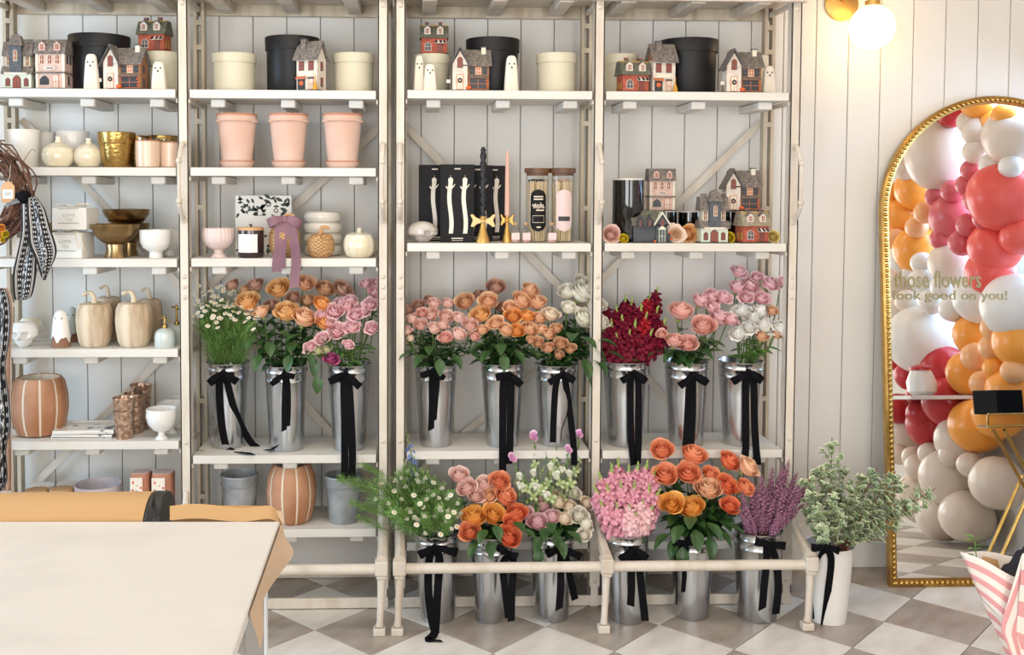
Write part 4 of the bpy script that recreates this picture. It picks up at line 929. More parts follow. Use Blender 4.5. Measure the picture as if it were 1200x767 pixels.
for lb, a, b, y, Y, c in (('pale wooden pumpkin in front on the left, stem curling left', 89, 131, 341.5, .08, -1), ('pale wooden pumpkin with striking grain, in front on the right', 135, 178, 340.5, .08, -1), ('wooden pumpkin behind on the left, darker, stem arching', 111, 142, 334, .23, -1), ('wooden pumpkin behind on the right, next to the mint bottles', 160, 190, 337, .23, -1)):
    pumpkin('wooden_pumpkin', lb, slot(a, b, y, Z1[3], Y), 'woodp', 9, 'woodp', prof=wp, depth=.05, stemh=.2, curl=c, group='wooden pumpkins')
def sprayer(label, x0, x1, yb, yt, Y):
    loc, w_, h = slot(x0, x1, yt, Z1[3], Y); t = thing('plant_mister', label, 'mister', loc); r = w_/2; hb_ = at((x0+x1)/2, yb, Y).z-Z1[3]
    MB().lathe([(r*.95, 0), (r, .004), (r, hb_*.55), (r*.9, hb_*.8), (r*.6, hb_*.95), (r*.25, hb_)], 28).build('bottle', 'mint', t)
    q = MB(); q.lathe([(r*.26, hb_), (r*.26, hb_+.012), (r*.12, hb_+.014), (r*.12, h*.97)], 12); q.tube([(0, 0, h*.93), (-r*.5, -.004, h*.95)], .0035, 6); q.tube([(r*.1, 0, h*.9), (r*.5, 0, h*.86), (r*.55, 0, h*.76)], .003, 6); q.sphere((0, 0, h*.97), .006, seg=8, rings=6)
    q.build('pump', 'gold', t)
sprayer('pale mint mister with gold pump in front of its twin', 181, 205, 384, 370, .06); sprayer('pale mint mister with gold pump, behind against the post', 195, 219, 380, 357, .17)

# ---- fifth shelf, far left bay
def stripedpot(label, sl, ribs=10, taper=0):
    loc, w_, h = sl; t = thing('pumpkin_pot', label, 'pot', loc); r = w_/2
    prof = [(.6, 0), (.78, .03), (.92, .2), (1, .45), (.98, .7), (.88, .92), (.76, 1.0), (.7, .985), (.66, .93), (.7, .6), (0, .5)]
    if taper: prof = [(.66, 0), (.8, .05), (.95, .3), (1, .55), (.93, .8), (.78, .97), (.68, 1.0), (.6, .97), (.62, .8), (0, .6)]
    S_ = 80
    def mf(i, seg, j): return 1 if (i % (seg//ribs) == 0 and j < len(prof)-4) else (1 if j >= len(prof)-4 else 0)
    MB().lathe([(a*r, b*h) for a, b in prof], S_, capt=False, fn=lambda a, z: 1-.055*(1-abs(math.sin(ribs*(a-.04)/2)))**3, mf=mf).build('pot_body', ['orangepot', 'stripe'], t); return t
stripedpot('terracotta pumpkin pot with pale grooves at the left end of fifth shelf', slot(14, 78, 441, Z1[4], .13))
stripedpot('tall terracotta pumpkin pot with pale grooves between the zinc pots', slot(312, 371, 542.5, Z2[4], .11), taper=1)
for i, lb in enumerate(('lower marbled black and white enamel tray', 'upper marbled black and white enamel tray')):
    a = at(103, 500, .12); o = MB().box(-.115, .115, -.09, .09, 0, .009).build('enamel_tray', 'marble', loc=(a.x, .13, Z1[4]+.001+i*.017), bevel=.003); o.rotation_euler = (0, 0, R(4*i)); tag(o, lb, 'tray')
    q = MB()
    for e in ((-.115, .115, -.09, -.084), (-.115, .115, .084, .09), (-.115, -.109, -.084, .084), (.109, .115, -.084, .084)): q.box(*e, .0, .014)
    q.build('raised_rim', 'marble', o)
tn = [(.72, 0), (.75, .02), (.95, .92), (1, .98), (.97, 1), (.92, .98), (.7, .1), (0, .06)]
for k, (a, b, yt, ym, Y) in enumerate(((133, 158, 465, 481, .05), (146, 170, 460, 476, .14), (153, 177, 450, 466, .21))):
    nm_ = ('front', 'middle', 'rear')[k]
    s_ = slot(a, b, ym, Z1[4], Y); turned('mercury_votive', f'lower mercury glass votive cup of the {nm_} stack', 'votive cup', s_, tn, 'merc', capt=False, group='mercury glass votive cups')
    loc, w_, h = slot(a-1, b+1, yt, Z1[4], Y); hh = h-s_[2]+.045; turned('mercury_votive', f'upper mercury glass votive cup of the {nm_} stack', 'votive cup', ((loc[0], loc[1], Z1[4]+h-hh), w_, hh), tn, 'merc', capt=False, group='mercury glass votive cups')
gb = [(.42, 0), (.4, .03), (.22, .12), (.22, .22), (.55, .3), (.88, .5), (1, .75), (.97, 1), (.92, 1), (.93, .75), (.6, .4), (0, .32)]
for lb, a, b, y, Y in (('white fluted goblet in front of the other two', 171.5, 207, 478, .04), ('white fluted goblet second in the row of three', 184, 216, 471.5, .14), ('white fluted goblet at the back, third of the row', 193, 222, 465, .24)):
    turned('fluted_goblet', lb, 'goblet', slot(a, b, y, Z1[4], Y), gb, 'white', capt=False, fn=lambda a_, z: 1+.012*math.cos(22*a_), seg=66, group='white goblets')

# ---- lowest shelves
for k, (px, py, Y, lb) in enumerate(((50, 568, .22, 'rear left'), (80, 566, .22, 'rear right'), (43, 573, .1, 'front left'), (72, 572, .1, 'front right'))):
    a = at(px, py, Y); h = a.z-Z1[5]; r = 13*mpp(Y); t = thing('lidded_jar', f'pale lidded jar, {lb} of four on the lowest shelf', 'jar', (a.x, Y, Z1[5]), group='four lidded jars on the lowest shelf')
    MB().lathe([(r*.9, 0), (r*.93, h-.018)], 28).build('jar_body', 'matte', t); MB().lathe([(r, h-.018), (r, h-.003), (r*.97, h)], 28).build('lid', 'palewood' if k > 1 else 'ghostw', t)
turned('bowl', 'lilac speckled bowl on the lowest shelf behind the paper roll', 'bowl', slot(88, 142, 566, Z1[5], .12), [(.5, 0), (.7, .2), (.93, .7), (1, 1), (.96, 1), (.88, .7), (.5, .25), (0, .2)], 'lilac', capt=False)
M['terz'] = mat('terrazzo_label', '#e8ded2', .7)
for lb, a, b, y0_, Y in (('kraft gift tube with coloured terrazzo label, left of the two', 153, 178, 551, .1), ('kraft gift tube with coloured terrazzo label, right of the two', 178, 205, 551, .1)):
    loc, w_, h = slot(a, b, y0_+1, Z1[5], Y); t = thing('gift_tube', lb, 'box', loc, group='kraft gift tubes'); r = w_/2
    sq = lambda an, z: 1/((abs(math.cos(an))**4+abs(math.sin(an))**4)**.25)*.93
    MB().lathe([(r*.96, 0), (r*.96, h*.97), (r*.9, h)], 32, fn=sq).build('tube', 'terrar', t); MB().lathe([(r*.9, h), (r*.88, h+.001)], 32, fn=sq).build('lid', 'pink', t)
    l_ = MB().box(-r*.78, r*.35, -r*.98, -r*.955, h*.25, h*.93).build('label', 'terz', t); rr = random.Random(9)
    for k in range(12):
        x_, z_ = rr.uniform(-.7, .28)*r, h*rr.uniform(.35, .9); s_ = rr.uniform(.003, .007)
        MB().prism([(x_+s_*math.cos(an)*rr.uniform(.6, 1), z_+s_*math.sin(an)) for an in [2*PI*j/5 for j in range(5)]], -r*1.0, -r*.98).build('terrazzo_chip', rr.choice(['orange', 'navy', 'yellow', 'h_greyh', 'terrar']), l_)
zp = [(.74, 0), (.76, .02), (.92, .76), (.97, .77), (.99, .8), (.94, .82), (.97, .93), (1.0, .97), (.97, 1), (.93, .97), (.75, .3), (0, .2)]
turned('zinc_pot', 'weathered zinc pot on the left, partly behind the work table', 'pot', slot(258, 303, 554, Z2[4], .12), zp, 'zinc_old', capt=False)
turned('zinc_pot', 'weathered zinc pot on the right of the striped pumpkin pot', 'pot', slot(380, 425, 555, Z2[4], .1), zp, 'zinc_old', capt=False)
# ------------------------------------------------------------------ flower buckets
def bucket(label, rim, bot, z, Y, m='zinc', smooth=False):
    # rim = (x0, x1, y of front rim), bot = (x0, x1)
    loc, w_, h = slot(rim[0], rim[1], 400, z, Y); r = w_/2; rb = (bot[1]-bot[0])*mpp(Y)/2
    h = at((rim[0]+rim[1])/2, rim[2], Y-r).z-z
    bx = at((bot[0]+bot[1])/2, 500, Y).x
    t = thing('flower_bucket', label, 'bucket', (bx, Y, z)); lean = (loc[0]-bx)/h
    def rr_(zz): return rb+(r-rb)*zz
    prof = [(rb*.99, 0), (rb*1.0, .004), (rr_(.3), h*.3), (rr_(.6), h*.6)]
    if smooth: prof += [(rr_(.9), h*.9), (r*1.0, h*.985), (r*1.03, h*.995), (r*1.02, h*1.0), (r*.98, h*.99)]
    else: prof += [(rr_(.80), h*.80), (rr_(.81)+.0025, h*.812), (rr_(.82), h*.825), (rr_(.9), h*.9), (rr_(.91)+.0025, h*.912), (rr_(.92), h*.925), (r*.99, h*.975), (r*1.025, h*.985), (r*1.03, h*.995), (r*1.0, h*1.0), (r*.97, h*.985)]
    prof += [(r*.9, h*.7), (rb*.9, .02), (0, .015)]
    q = MB(); q.lathe(prof, 48, capt=False); q.v = [(a+lean*c, b, c) for a, b, c in q.v]; q.build('bucket_body', m, t, sharp=40)
    return dict(t=t, c=Vector((bx+lean*h, Y, z+h)), base=Vector((bx, Y, z)), r=r, rb=rb, h=h)
def rib(b, knot, loops, tails, wid=.036, front=None):
    wid *= .78
    # tails: pixel points; by default they lie on the bucket, front gives a fixed depth further down
    t = b['t']; yk = b['c'].y-b['r']-.008
    T = []
    for tl in tails:
        L = []
        for i, q in enumerate(tl):
            if len(q) > 2: L.append(q); continue
            p = at(q[0], q[1], b['c'].y-b['r']); u = max(0, min(1, (p.z-b['base'].z)/b['h'])); rr_ = b['rb']+(b['r']-b['rb'])*u
            cx = b['base'].x+(b['c'].x-b['base'].x)*u; dx = min(.95, abs(p.x-cx)/rr_); Y_ = b['c'].y-rr_*math.sqrt(1-dx*dx)-.006
            if front is not None: Y_ = front if i > 0 else min(Y_, yk-.004)
            L.append((q[0], q[1], Y_))
        T.append(L)
    ribbon(t, t.location, knot, [(l[0], l[1], 0) for l in loops], T, wid, 'velvet', yk, .011)
BY = .105
sh1, sh2 = Z2[3]+.001, Z3[2]+.001
N1 = ['first', 'second', 'third', 'fourth', 'fifth', 'sixth', 'seventh', 'eighth', 'ninth']
S = {}
SP = [((242, 292, 427), (248, 287), 'chamomile'), ((310, 359, 430), (316, 356), 'peach roses'), ((384, 434.5, 429), (390, 428), 'pink lisianthus'),
      ((486, 535.6, 429), (492, 529), 'pink spray roses'), ((563.5, 614, 427.5), (570, 608), 'peach roses'), ((627, 677.7, 429), (633, 669), 'white and tan roses'),
      ((706.5, 759, 425.5), (713, 753), 'burgundy snapdragons'), ((779, 830, 426), (784, 824), 'pink roses'), ((842, 895, 425.5), (848, 886), 'white carnations')]
for i, (a, b, what) in enumerate(SP):
    z = (Z2[3] if i < 3 else Z3[2] if i < 6 else Z4[2])+.001
    S[i] = bucket(f'tall galvanised bucket of {what}, {N1[i]} on the flower shelf from left', a, b, z, BY+(.05 if i == 0 else 0))
FP = [((486, 538.5, 630), (493, 534), 731, 'feathery green nigella', 'first'), ((551.6, 605, 632), (558, 591), 731.5, 'golden and coral roses', 'second'), ((622.7, 675, 630), (628, 668), 730, 'bellflowers and cream roses', 'third'),
      ((710, 763, 630), (715.6, 759.4), 732.7, 'pink stocks', 'fourth'), ((788.6, 841, 629), (792, 834), 728, 'orange roses', 'fifth'), ((864, 921, 628), (868, 914), 731, 'purple heather', 'sixth')]
for i, (a, b, yb, what, n_) in enumerate(FP):
    rb = (b[1]-b[0])*mpp(-.1)/2; Y = flr((b[0]+b[1])/2, yb).y+rb
    S[10+i] = bucket(f'tall galvanised bucket of {what}, {n_} on the floor from left', a, b, .001, Y)
rb = 22*mpp(-.1); S[16] = bucket('tall white bucket of variegated foliage beside the gilt mirror', (948, 1005, 646), (953, 996), .001, flr(974, 734).y+rb, 'white', True)
SHF = -.016
rib(S[0], (262, 436), [(245, 449), (278, 447)], [[(257, 447), (258, 480), (262, 512), (270, 527), (296, 531, -.02)], [(266, 447), (275, 480), (290, 512), (304, 526), (322, 526, .03)]])
rib(S[1], (333, 438), [(318, 450), (345, 441)], [[(334, 447), (333, 475), (333, 506)], [(337, 447), (338, 475), (337, 500)]], .026)
rib(S[2], (405, 437), [(386, 447), (422, 453)], [[(403, 450), (404, 500), (404, 535), (404, 564)], [(409, 450), (412, 500), (413, 535), (412, 563)]], front=SHF)
rib(S[3], (508, 435), [(493, 440), (521, 443)], [[(506, 445), (506, 475), (505, 505)], [(512, 445), (510, 470), (508, 495)]], .03)
rib(S[4], (597, 438), [(581, 442), (611, 451)], [[(590, 447), (589, 500), (589, 535), (589, 556)], [(599, 447), (598, 500), (597, 535), (596, 544)]], front=SHF)
rib(S[5], (660, 437), [(643, 448), (673, 446)], [[(652, 448), (649, 485), (648, 518, .02)], [(663, 448), (668, 485), (672, 520, SHF), (673, 545, SHF)]], .032)
rib(S[6], (743, 436), [(728, 446), (757, 447)], [[(739, 447), (739, 490), (740, 520), (743, 545)], [(748, 447), (748, 490), (748, 520), (747, 543)]], .034, front=SHF)
rib(S[7], (813, 438), [(796, 452), (829, 449)], [[(808, 450), (806, 480), (804, 515, SHF), (803, 522, SHF)], [(812, 450), (812, 480), (810, 518, SHF), (809, 530, SHF)]], .034)
rib(S[8], (877, 435), [(858, 447), (893, 446)], [[(874, 447), (874, 490), (874, 520), (873, 540)], [(883, 447), (884, 490), (886, 525), (888, 543)]], .036, front=SHF)
RF = -.268
rib(S[10], (509, 640), [(491, 650), (536, 647)], [[(503, 655), (502, 690), (506, 725), (511, 744)], [(515, 655), (513, 690), (511, 725), (509, 742), (502, 749, -.29), (519, 750, -.3)]], .038, front=RF)
rib(S[11], (597, 648), [(583, 640), (606, 652)], [[(589, 662), (592, 690), (596, 724)], [(602, 660), (600, 690), (599, 728)]], .034, front=RF)
rib(S[12], (658, 641), [(640, 649), (681, 652)], [[(657, 655), (657, 685), (655, 716)], [(664, 655), (669, 680, -.17), (674, 703, -.16)]], .034, front=RF)
rib(S[13], (743, 642), [(727, 656), (758, 654)], [[(740, 657), (740, 685), (739, 708)], [(748, 657), (752, 690), (756, 726)]], .036, front=RF)
rib(S[14], (801, 636), [(789, 634), (811, 634)], [[(795, 650), (796, 680), (796, 708)], [(803, 650), (803, 675), (802, 694)]], .034)
rib(S[15], (901, 637), [(885, 634), (920, 639)], [[(899, 650), (896, 680), (893, 716)], [(908, 652), (912, 685), (909, 720)]], .036, front=RF)
rib(S[16], (967, 640), [(951, 641), (983, 645)], [[(962, 655), (958, 690), (956, 725)], [(974, 655), (970, 695), (965, 737)]], .034)

# ---- flower heads
def head(seed, N=24, open_=.5, ruffle=0, wide=1.0, curl=1.0, nu=5, nv=6, flat=0):
    rr = random.Random(seed); q = MB()
    for i in range(N):
        t = i/(N-1); a0 = i*2.39996+rr.uniform(-.3, .3); Rr = (.08+.80*t**.9)*wide*rr.uniform(.95, 1.05); Hh = (.98-.10*t-.30*t*t*open_)*(1-flat*t)*rr.uniform(.95, 1.05); W = R(88-40*t); cu = curl*t**1.6*rr.uniform(.5, 1.4); ph = rr.uniform(0, 6); o = t*t*open_
        def fn(u, v, a0=a0, Rr=Rr, Hh=Hh, W=W, cu=cu, ph=ph, t=t, o=o):
            uu = 2*u-1; vv = v*(1-.16*abs(uu)**2.5); a = a0+uu*W*(.4+.6*min(1, vv*2))
            cup = math.sin(PI*min(1, .12+.50*vv)); fl = .25+.75*vv
            rho = Rr*(cup*(1-o)+fl*o)*(.3+.7*min(1, vv*3)); z = Hh*vv**1.05
            k = max(0, vv-.7)/.3; rho += cu*.16*k*k; z -= cu*.10*k*k
            rho += .025*math.sin(3*uu+ph)*k; z += .03*math.sin(4*uu+ph)*k
            if ruffle: e = ruffle*(vv**2); rho += e*math.sin(uu*9+ph); z += e*math.cos(uu*11+ph)
            return (rho*math.cos(a), rho*math.sin(a), z-.45)
        q.grid(fn, nu, nv, 0, tf=lambda u, v, t=t: min(1, .25*t+.75*v**2.2))
    q.lathe([(.02, -.62), (.12, -.56), (.17, -.46), (.12, -.44)], 8, m=1)
    return q
def fivepetal(seed):     # small open daisy
    q = MB()
    for i in range(11):
        a = i*2*PI/11; d = Vector((math.cos(a), math.sin(a), 0)); p = Vector((-d.y, d.x, 0))
        q.add([d*.3-p*.1, d*.3+p*.1, d*.95+p*.2+Vector((0, 0, .06)), d*1.05+Vector((0, 0, .03)), d*.95-p*.2+Vector((0, 0, .06))], [(0, 4, 3, 2, 1)], 0)
    q.sphere((0, 0, .06), .36, 1, 8, 5, (1, 1, .6)); return q
HEADS = {'rose': [head(s, 21, .55) for s in (1, 2, 3)], 'spray': [head(s, 14, .5, curl=.8) for s in (4, 5)], 'garden': [head(s, 34, .6, curl=.6, flat=.3, ruffle=.02) for s in (8,)],
         'lisi': [head(s, 13, .9, ruffle=.06, wide=1.15, curl=1.2) for s in (6, 7)], 'carn': [head(9, 34, .8, ruffle=.10, curl=1.1, nu=7, flat=.35, wide=1.1)], 'bell': [head(11, 7, .2, curl=1.5, wide=.75)]}
PETC = dict(peach=('#f09a58', '#fbd8b6'), apricot=('#f3a548', '#fcd49c'), blush=('#ee9f8c', '#fbe0d6'), dusky=('#c08a70', '#e3baa6'), tan=('#d58f5c', '#efc6a2'), orange=('#f58f2c', '#fbc07a'),
            pink=('#ec98a6', '#fbdde0'), rosepink=('#ee9488', '#f9cfc2'), white=('#f5ecd0', '#fdfaf0'), cream=('#f2cfa4', '#faedda'), magenta=('#a02a68', '#cc6a9c'), coral=('#ec5636', '#f79f70'), golden=('#f29a2c', '#fbc06a'),
            fire=('#f0703a', '#fbb288'), ivory=('#f6f3ec', '#fdfcf8'), bell=('#eba4d4', '#f6cce8'), palegreen=('#ced394', '#eae6c4'), burg=('#560a22', '#8a1836'), red=('#9a1220', '#c02a38'), budg=('#8fae5c', '#cfdcaa'), stock=('#d0688a', '#efb4c4'), stockp=('#efaab2', '#fad8da'), heather=('#7c3f5e', '#b88aa6'), blue=('#4a68b8', '#8094d0'), softwhite=('#e3e8cc', '#f6f6ea'))
for k_, (a, b) in PETC.items():
    la, lb = lin(a), lin(b); f_ = 0 if k_ in ('burg', 'red', 'heather', 'coral', 'magenta', 'blue') else .3; M['p_'+k_] = petal_mat('petal_'+k_, tuple(x_*(1-f_)+y_*f_ for x_, y_ in zip(la, lb)), lb)
HM_ = {}
def headmesh(kind, colr, rr):
    i = rr.randrange(len(HEADS[kind])); k = (kind, i, colr)
    if k not in HM_: HM_[k] = HEADS[kind][i].mesh(kind+'_head', ['p_'+colr, 'bud'], sharp=0)
    return HM_[k]
def leafmesh(name, m, L=1, W=.32, fold=.12, droop=.25):
    q = MB(); q.grid(lambda u, v: ((2*u-1)*W*math.sin(PI*min(1, v*.97+.015))**.8*(1-.25*v), L*v, fold*abs(2*u-1)*math.sin(PI*v)-droop*v*v*L), 4, 6); return q.mesh(name, m, sharp=0)
LEAF = {'rose': leafmesh('leaf', 'leafd', W=.34), 'mid': leafmesh('leaf', 'leafm', W=.2, droop=.15), 'long': leafmesh('leaf', 'leafm', W=.12, droop=.2), 'dark': leafmesh('leaf', 'leafd', W=.16, droop=.3)}
RNG = random.Random(11)
REG = {}       # (bucket, noun) -> things, for unique labels
def reg(b, noun, t, px, py): REG.setdefault((b, noun), []).append((t, px, py))
def stemline(bk, P_, spread=.75, n=7):
    b = S[bk]; d = Vector((P_.x-b['c'].x, P_.y-b['c'].y, 0)); L = max(.001, d.length); e = min(1, L/.12)*b['r']*spread
    rim = b['c']+d/L*e*RNG.uniform(.5, 1)+Vector((0, 0, -.01)); bot = b['base']+Vector((-d.x/L*b['rb']*.4, -d.y/L*b['rb']*.4, .022))
    return bot, rim
def addleaf(t, org, p, yaw, pit, size, kind):
    place('leaf', LEAF[kind], t, Vector(p)-org, Euler((pit, 0, yaw)), size)
def flower(bk, noun, name, kind, px, py, r, colr, Y, leaf='rose', nl=3, face=.5, lsize=.055, cat='flower', sr=.0026, stem='stem'):
    P_ = at(px, py, Y); bot, rim = stemline(bk, P_); t = thing(name, 'x', cat, bot, group=None)
    sz = r*mpp(Y)*1.2; rr = RNG
    out = Vector((P_.x-S[bk]['c'].x, P_.y-S[bk]['c'].y, 0))
    dirv = (Vector((out.x*2.2+rr.uniform(-.3, .3), -face+rr.uniform(-.3, .2), .8))).normalized()
    neck = P_-dirv*sz*.75
    pts = [bot, rim, rim.lerp(neck, .5)+Vector((out.x*.1, 0, -.004)), neck-dirv*.012, neck+dirv*sz*.2]; pp = catmull([p-bot for p in pts], 4)
    MB().tube(pp, sr, 5).build('stem', stem, t, sharp=0)
    qn = dirv.to_track_quat('Z', 'Y') @ Quaternion((0, 0, 1), rr.uniform(0, 6.28))
    place('bloom', headmesh(kind, colr, rr), t, P_-bot-dirv*sz*.1, qn, (sz, sz, sz*1.3))
    for i in range(int(nl*2.4)):
        f = rr.uniform(.0, .75); p = rim.lerp(neck, f); yaw = rr.uniform(-PI*.85, PI*.85)+PI; yaw = rr.choice((rr.uniform(1.8, 4.5), yaw))
        addleaf(t, bot, p, yaw, rr.uniform(-.2, .5), lsize*rr.uniform(.8, 1.25), leaf)
    reg(bk, noun, t, px, py); return t
def Yof(bk, py, lo, hi):    # lower heads hang nearer the camera
    u = (py-lo)/(hi-lo); return S[bk]['c'].y+.07-.16*max(0, min(1, u))
def many(bk, noun, name, kind, lst, leaf='rose', nl=3, lo=330, hi=400, dy=0, **kw):
    for px, py, r, c in lst: flower(bk, noun, name, kind, px, py, r, c, Yof(bk, py, lo, hi)+RNG.uniform(-.01, .01)+dy, leaf, nl, **kw)
# shelf bucket 2: peach roses, dusky ones behind
many(1, 'peach rose', 'rose', 'rose', [(290, 353, 14, 'apricot'), (306, 365, 10, 'peach'), (326, 338, 14, 'apricot'), (336, 365, 15, 'apricot'), (358, 332, 12, 'peach'), (357, 372, 15, 'peach'), (378, 356, 12, 'orange'), (380, 378, 11, 'orange')], nl=5)
many(1, 'dusky tan rose', 'rose', 'rose', [(272, 334, 9, 'dusky'), (299, 334, 11, 'dusky'), (287, 341, 9, 'tan'), (381, 338, 12, 'tan'), (402, 339, 12, 'dusky'), (361, 352, 10, 'tan'), (344, 348, 9, 'dusky'), (319, 357, 9, 'dusky')], dy=.06, nl=4)
many(2, 'pink lisianthus', 'lisianthus', 'lisi', [(378, 369, 9, 'pink'), (393, 364, 11, 'pink'), (407, 358, 9, 'pink'), (400, 354, 8, 'pink'), (411, 351, 8, 'pink'), (425, 363, 10, 'pink'), (435, 356, 9, 'pink'), (440, 342, 9, 'pink'), (429, 332, 8, 'pink'), (413, 383, 10, 'pink'), (395, 387, 11, 'pink'), (378, 396, 9, 'pink'), (408, 403, 7, 'pink'), (436, 384, 9, 'pink'), (363, 406, 8, 'pink'), (442, 330, 6, 'pink'), (417, 368, 9, 'pink'), (385, 378, 8, 'pink')], 'mid', 2, lsize=.05, stem='stem')
many(2, 'pale green lisianthus', 'lisianthus', 'lisi', [(372, 410, 7, 'palegreen'), (383, 409, 6, 'palegreen')], 'mid', 1)
many(2, 'magenta lisianthus', 'lisianthus', 'lisi', [(388, 420, 9, 'magenta')], 'mid', 1)
many(3, 'pink spray rose', 'spray_rose', 'spray', [(476, 387, 8, 'blush'), (493, 380, 9, 'blush'), (482, 373, 8, 'blush'), (509, 384, 9, 'blush'), (505, 368, 10, 'blush'), (523, 370, 10, 'blush'), (522, 395, 9, 'rosepink'), (538, 391, 10, 'blush'), (551, 380, 10, 'blush'), (538, 372, 9, 'blush'), (525, 355, 8, 'blush'), (509, 355, 9, 'blush'), (494, 366, 7, 'rosepink'), (481, 396, 5, 'cream'), (519, 380, 8, 'blush'), (556, 394, 7, 'rosepink')], nl=4, lsize=.045)
many(3, 'dusky pink spray rose', 'spray_rose', 'spray', [(479, 363, 8, 'dusky'), (491, 357, 8, 'dusky'), (502, 351, 7, 'dusky'), (471, 366, 7, 'dusky')], nl=2, dy=.06)
many(4, 'peach rose', 'rose', 'rose', [(545, 353, 12, 'tan'), (572.5, 352, 12, 'peach'), (563.6, 368, 13, 'apricot'), (581, 336, 12, 'dusky'), (581, 378, 10, 'peach'), (565, 386, 8, 'peach')], nl=5)
many(4, 'orange rose', 'rose', 'rose', [(611.6, 352, 13, 'peach'), (629.5, 354, 12, 'peach'), (621, 339, 11, 'peach'), (601, 369, 11, 'orange'), (618, 370, 10, 'orange'), (593, 386, 11, 'peach'), (606, 387, 10, 'orange'), (621, 385, 11, 'peach'), (632, 372, 9, 'peach'), (597, 359, 8, 'peach'), (635, 386, 8, 'peach')], nl=3)
many(4, 'dusky rose', 'rose', 'rose', [(561, 345, 8, 'dusky'), (588, 360, 8, 'dusky')], dy=.07, nl=3)
many(5, 'tan spray rose', 'spray_rose', 'spray', [(643, 391, 9, 'tan'), (652, 384, 8, 'tan'), (631, 401, 8, 'tan'), (657, 402, 9, 'tan'), (642, 407, 8, 'tan'), (668, 408, 8, 'tan'), (655, 415, 7, 'tan'), (622, 398, 6, 'tan')], nl=2, lsize=.04)
many(5, 'large white rose', 'rose', 'rose', [(665, 341, 12, 'white'), (683, 343, 16, 'white'), (699.6, 357, 13, 'white'), (685, 372, 14, 'white'), (667, 360, 10, 'white'), (703, 377, 12, 'white'), (682, 330, 10, 'white'), (646, 368, 11, 'cream')], nl=6, lsize=.07)
many(7, 'pink rose', 'rose', 'rose', [(798, 364, 15, 'rosepink'), (824, 381, 15, 'rosepink'), (791, 399, 12, 'rosepink'), (806, 402, 12, 'rosepink'), (775, 391, 7, 'rosepink')], nl=5, lsize=.065)
many(7, 'pink lisianthus', 'lisianthus', 'lisi', [(822, 352, 11, 'pink'), (835, 347, 11, 'pink'), (849, 348, 10, 'pink'), (844, 372, 12, 'pink'), (857, 374, 10, 'pink'), (835, 360, 9, 'pink')], 'mid', 2)
many(8, 'pink lisianthus', 'lisianthus', 'lisi', [(866, 318, 10, 'pink'), (864.6, 336, 11, 'pink'), (880, 333, 11, 'pink'), (875, 348, 9, 'pink'), (893, 349, 10, 'pink'), (887, 324, 8, 'pink'), (903, 332, 11, 'pink'), (919, 330, 9, 'pink')], 'mid', 1)
many(8, 'white carnation', 'carnation', 'carn', [(870, 362, 11, 'ivory'), (884, 370, 12, 'ivory'), (896, 380, 13, 'ivory'), (917, 384, 12, 'ivory'), (866, 389, 11, 'ivory'), (892, 363, 10, 'ivory'), (878, 382, 10, 'ivory')], 'long', 2)
many(8, 'tan rosebud', 'rose', 'spray', [(893, 394, 9, 'tan'), (905, 364, 8, 'tan'), (911, 391, 8, 'tan')], 'mid', 1)
# floor buckets
many(11, 'golden rose', 'rose', 'rose', [(555, 605, 16, 'golden'), (579, 602, 14, 'golden')], nl=4, lo=550, hi=630)
many(11, 'coral rose', 'rose', 'rose', [(596.5, 628, 15, 'coral'), (606, 600, 13, 'coral'), (593, 581, 14, 'fire'), (585, 563, 13, 'fire'), (600, 612, 11, 'coral')], nl=4, lo=550, hi=630)
many(11, 'pale peach rose', 'rose', 'rose', [(538.5, 556, 12, 'blush'), (547, 571, 13, 'blush'), (567, 567, 12, 'blush'), (550, 622, 13, 'fire'), (558, 580, 11, 'blush'), (573, 580, 11, 'peach')], nl=3, lo=550, hi=630)
many(12, 'pink garden rose', 'rose', 'garden', [(615, 600, 11, 'pink'), (636, 590, 13, 'pink'), (630, 609, 13, 'pink'), (647, 603, 11, 'pink')], nl=5, lo=580, hi=620)
many(12, 'cream garden rose', 'rose', 'garden', [(654.6, 587, 10, 'cream'), (668, 592, 10, 'cream'), (679, 602, 12, 'white'), (662, 606, 10, 'cream'), (688, 613, 10, 'white'), (685, 625, 9, 'white'), (648, 580, 9, 'cream'), (673, 576, 10, 'white'), (689, 588, 9, 'cream')], nl=3, lo=575, hi=625)
many(14, 'orange rose', 'rose', 'rose', [(776, 526, 14, 'fire'), (813, 532, 16, 'fire'), (779, 556, 15, 'fire'), (806.5, 554, 15, 'fire'), (855, 540, 13, 'coral'), (877, 547, 14, 'peach'), (830, 572, 17, 'peach'), (787.5, 590, 15, 'golden'), (811, 594, 16, 'golden'), (852, 569, 14, 'coral'), (856, 592, 12, 'coral'), (873, 571, 12, 'fire'), (833, 555, 11, 'fire')], nl=6, lsize=.065, lo=520, hi=600)

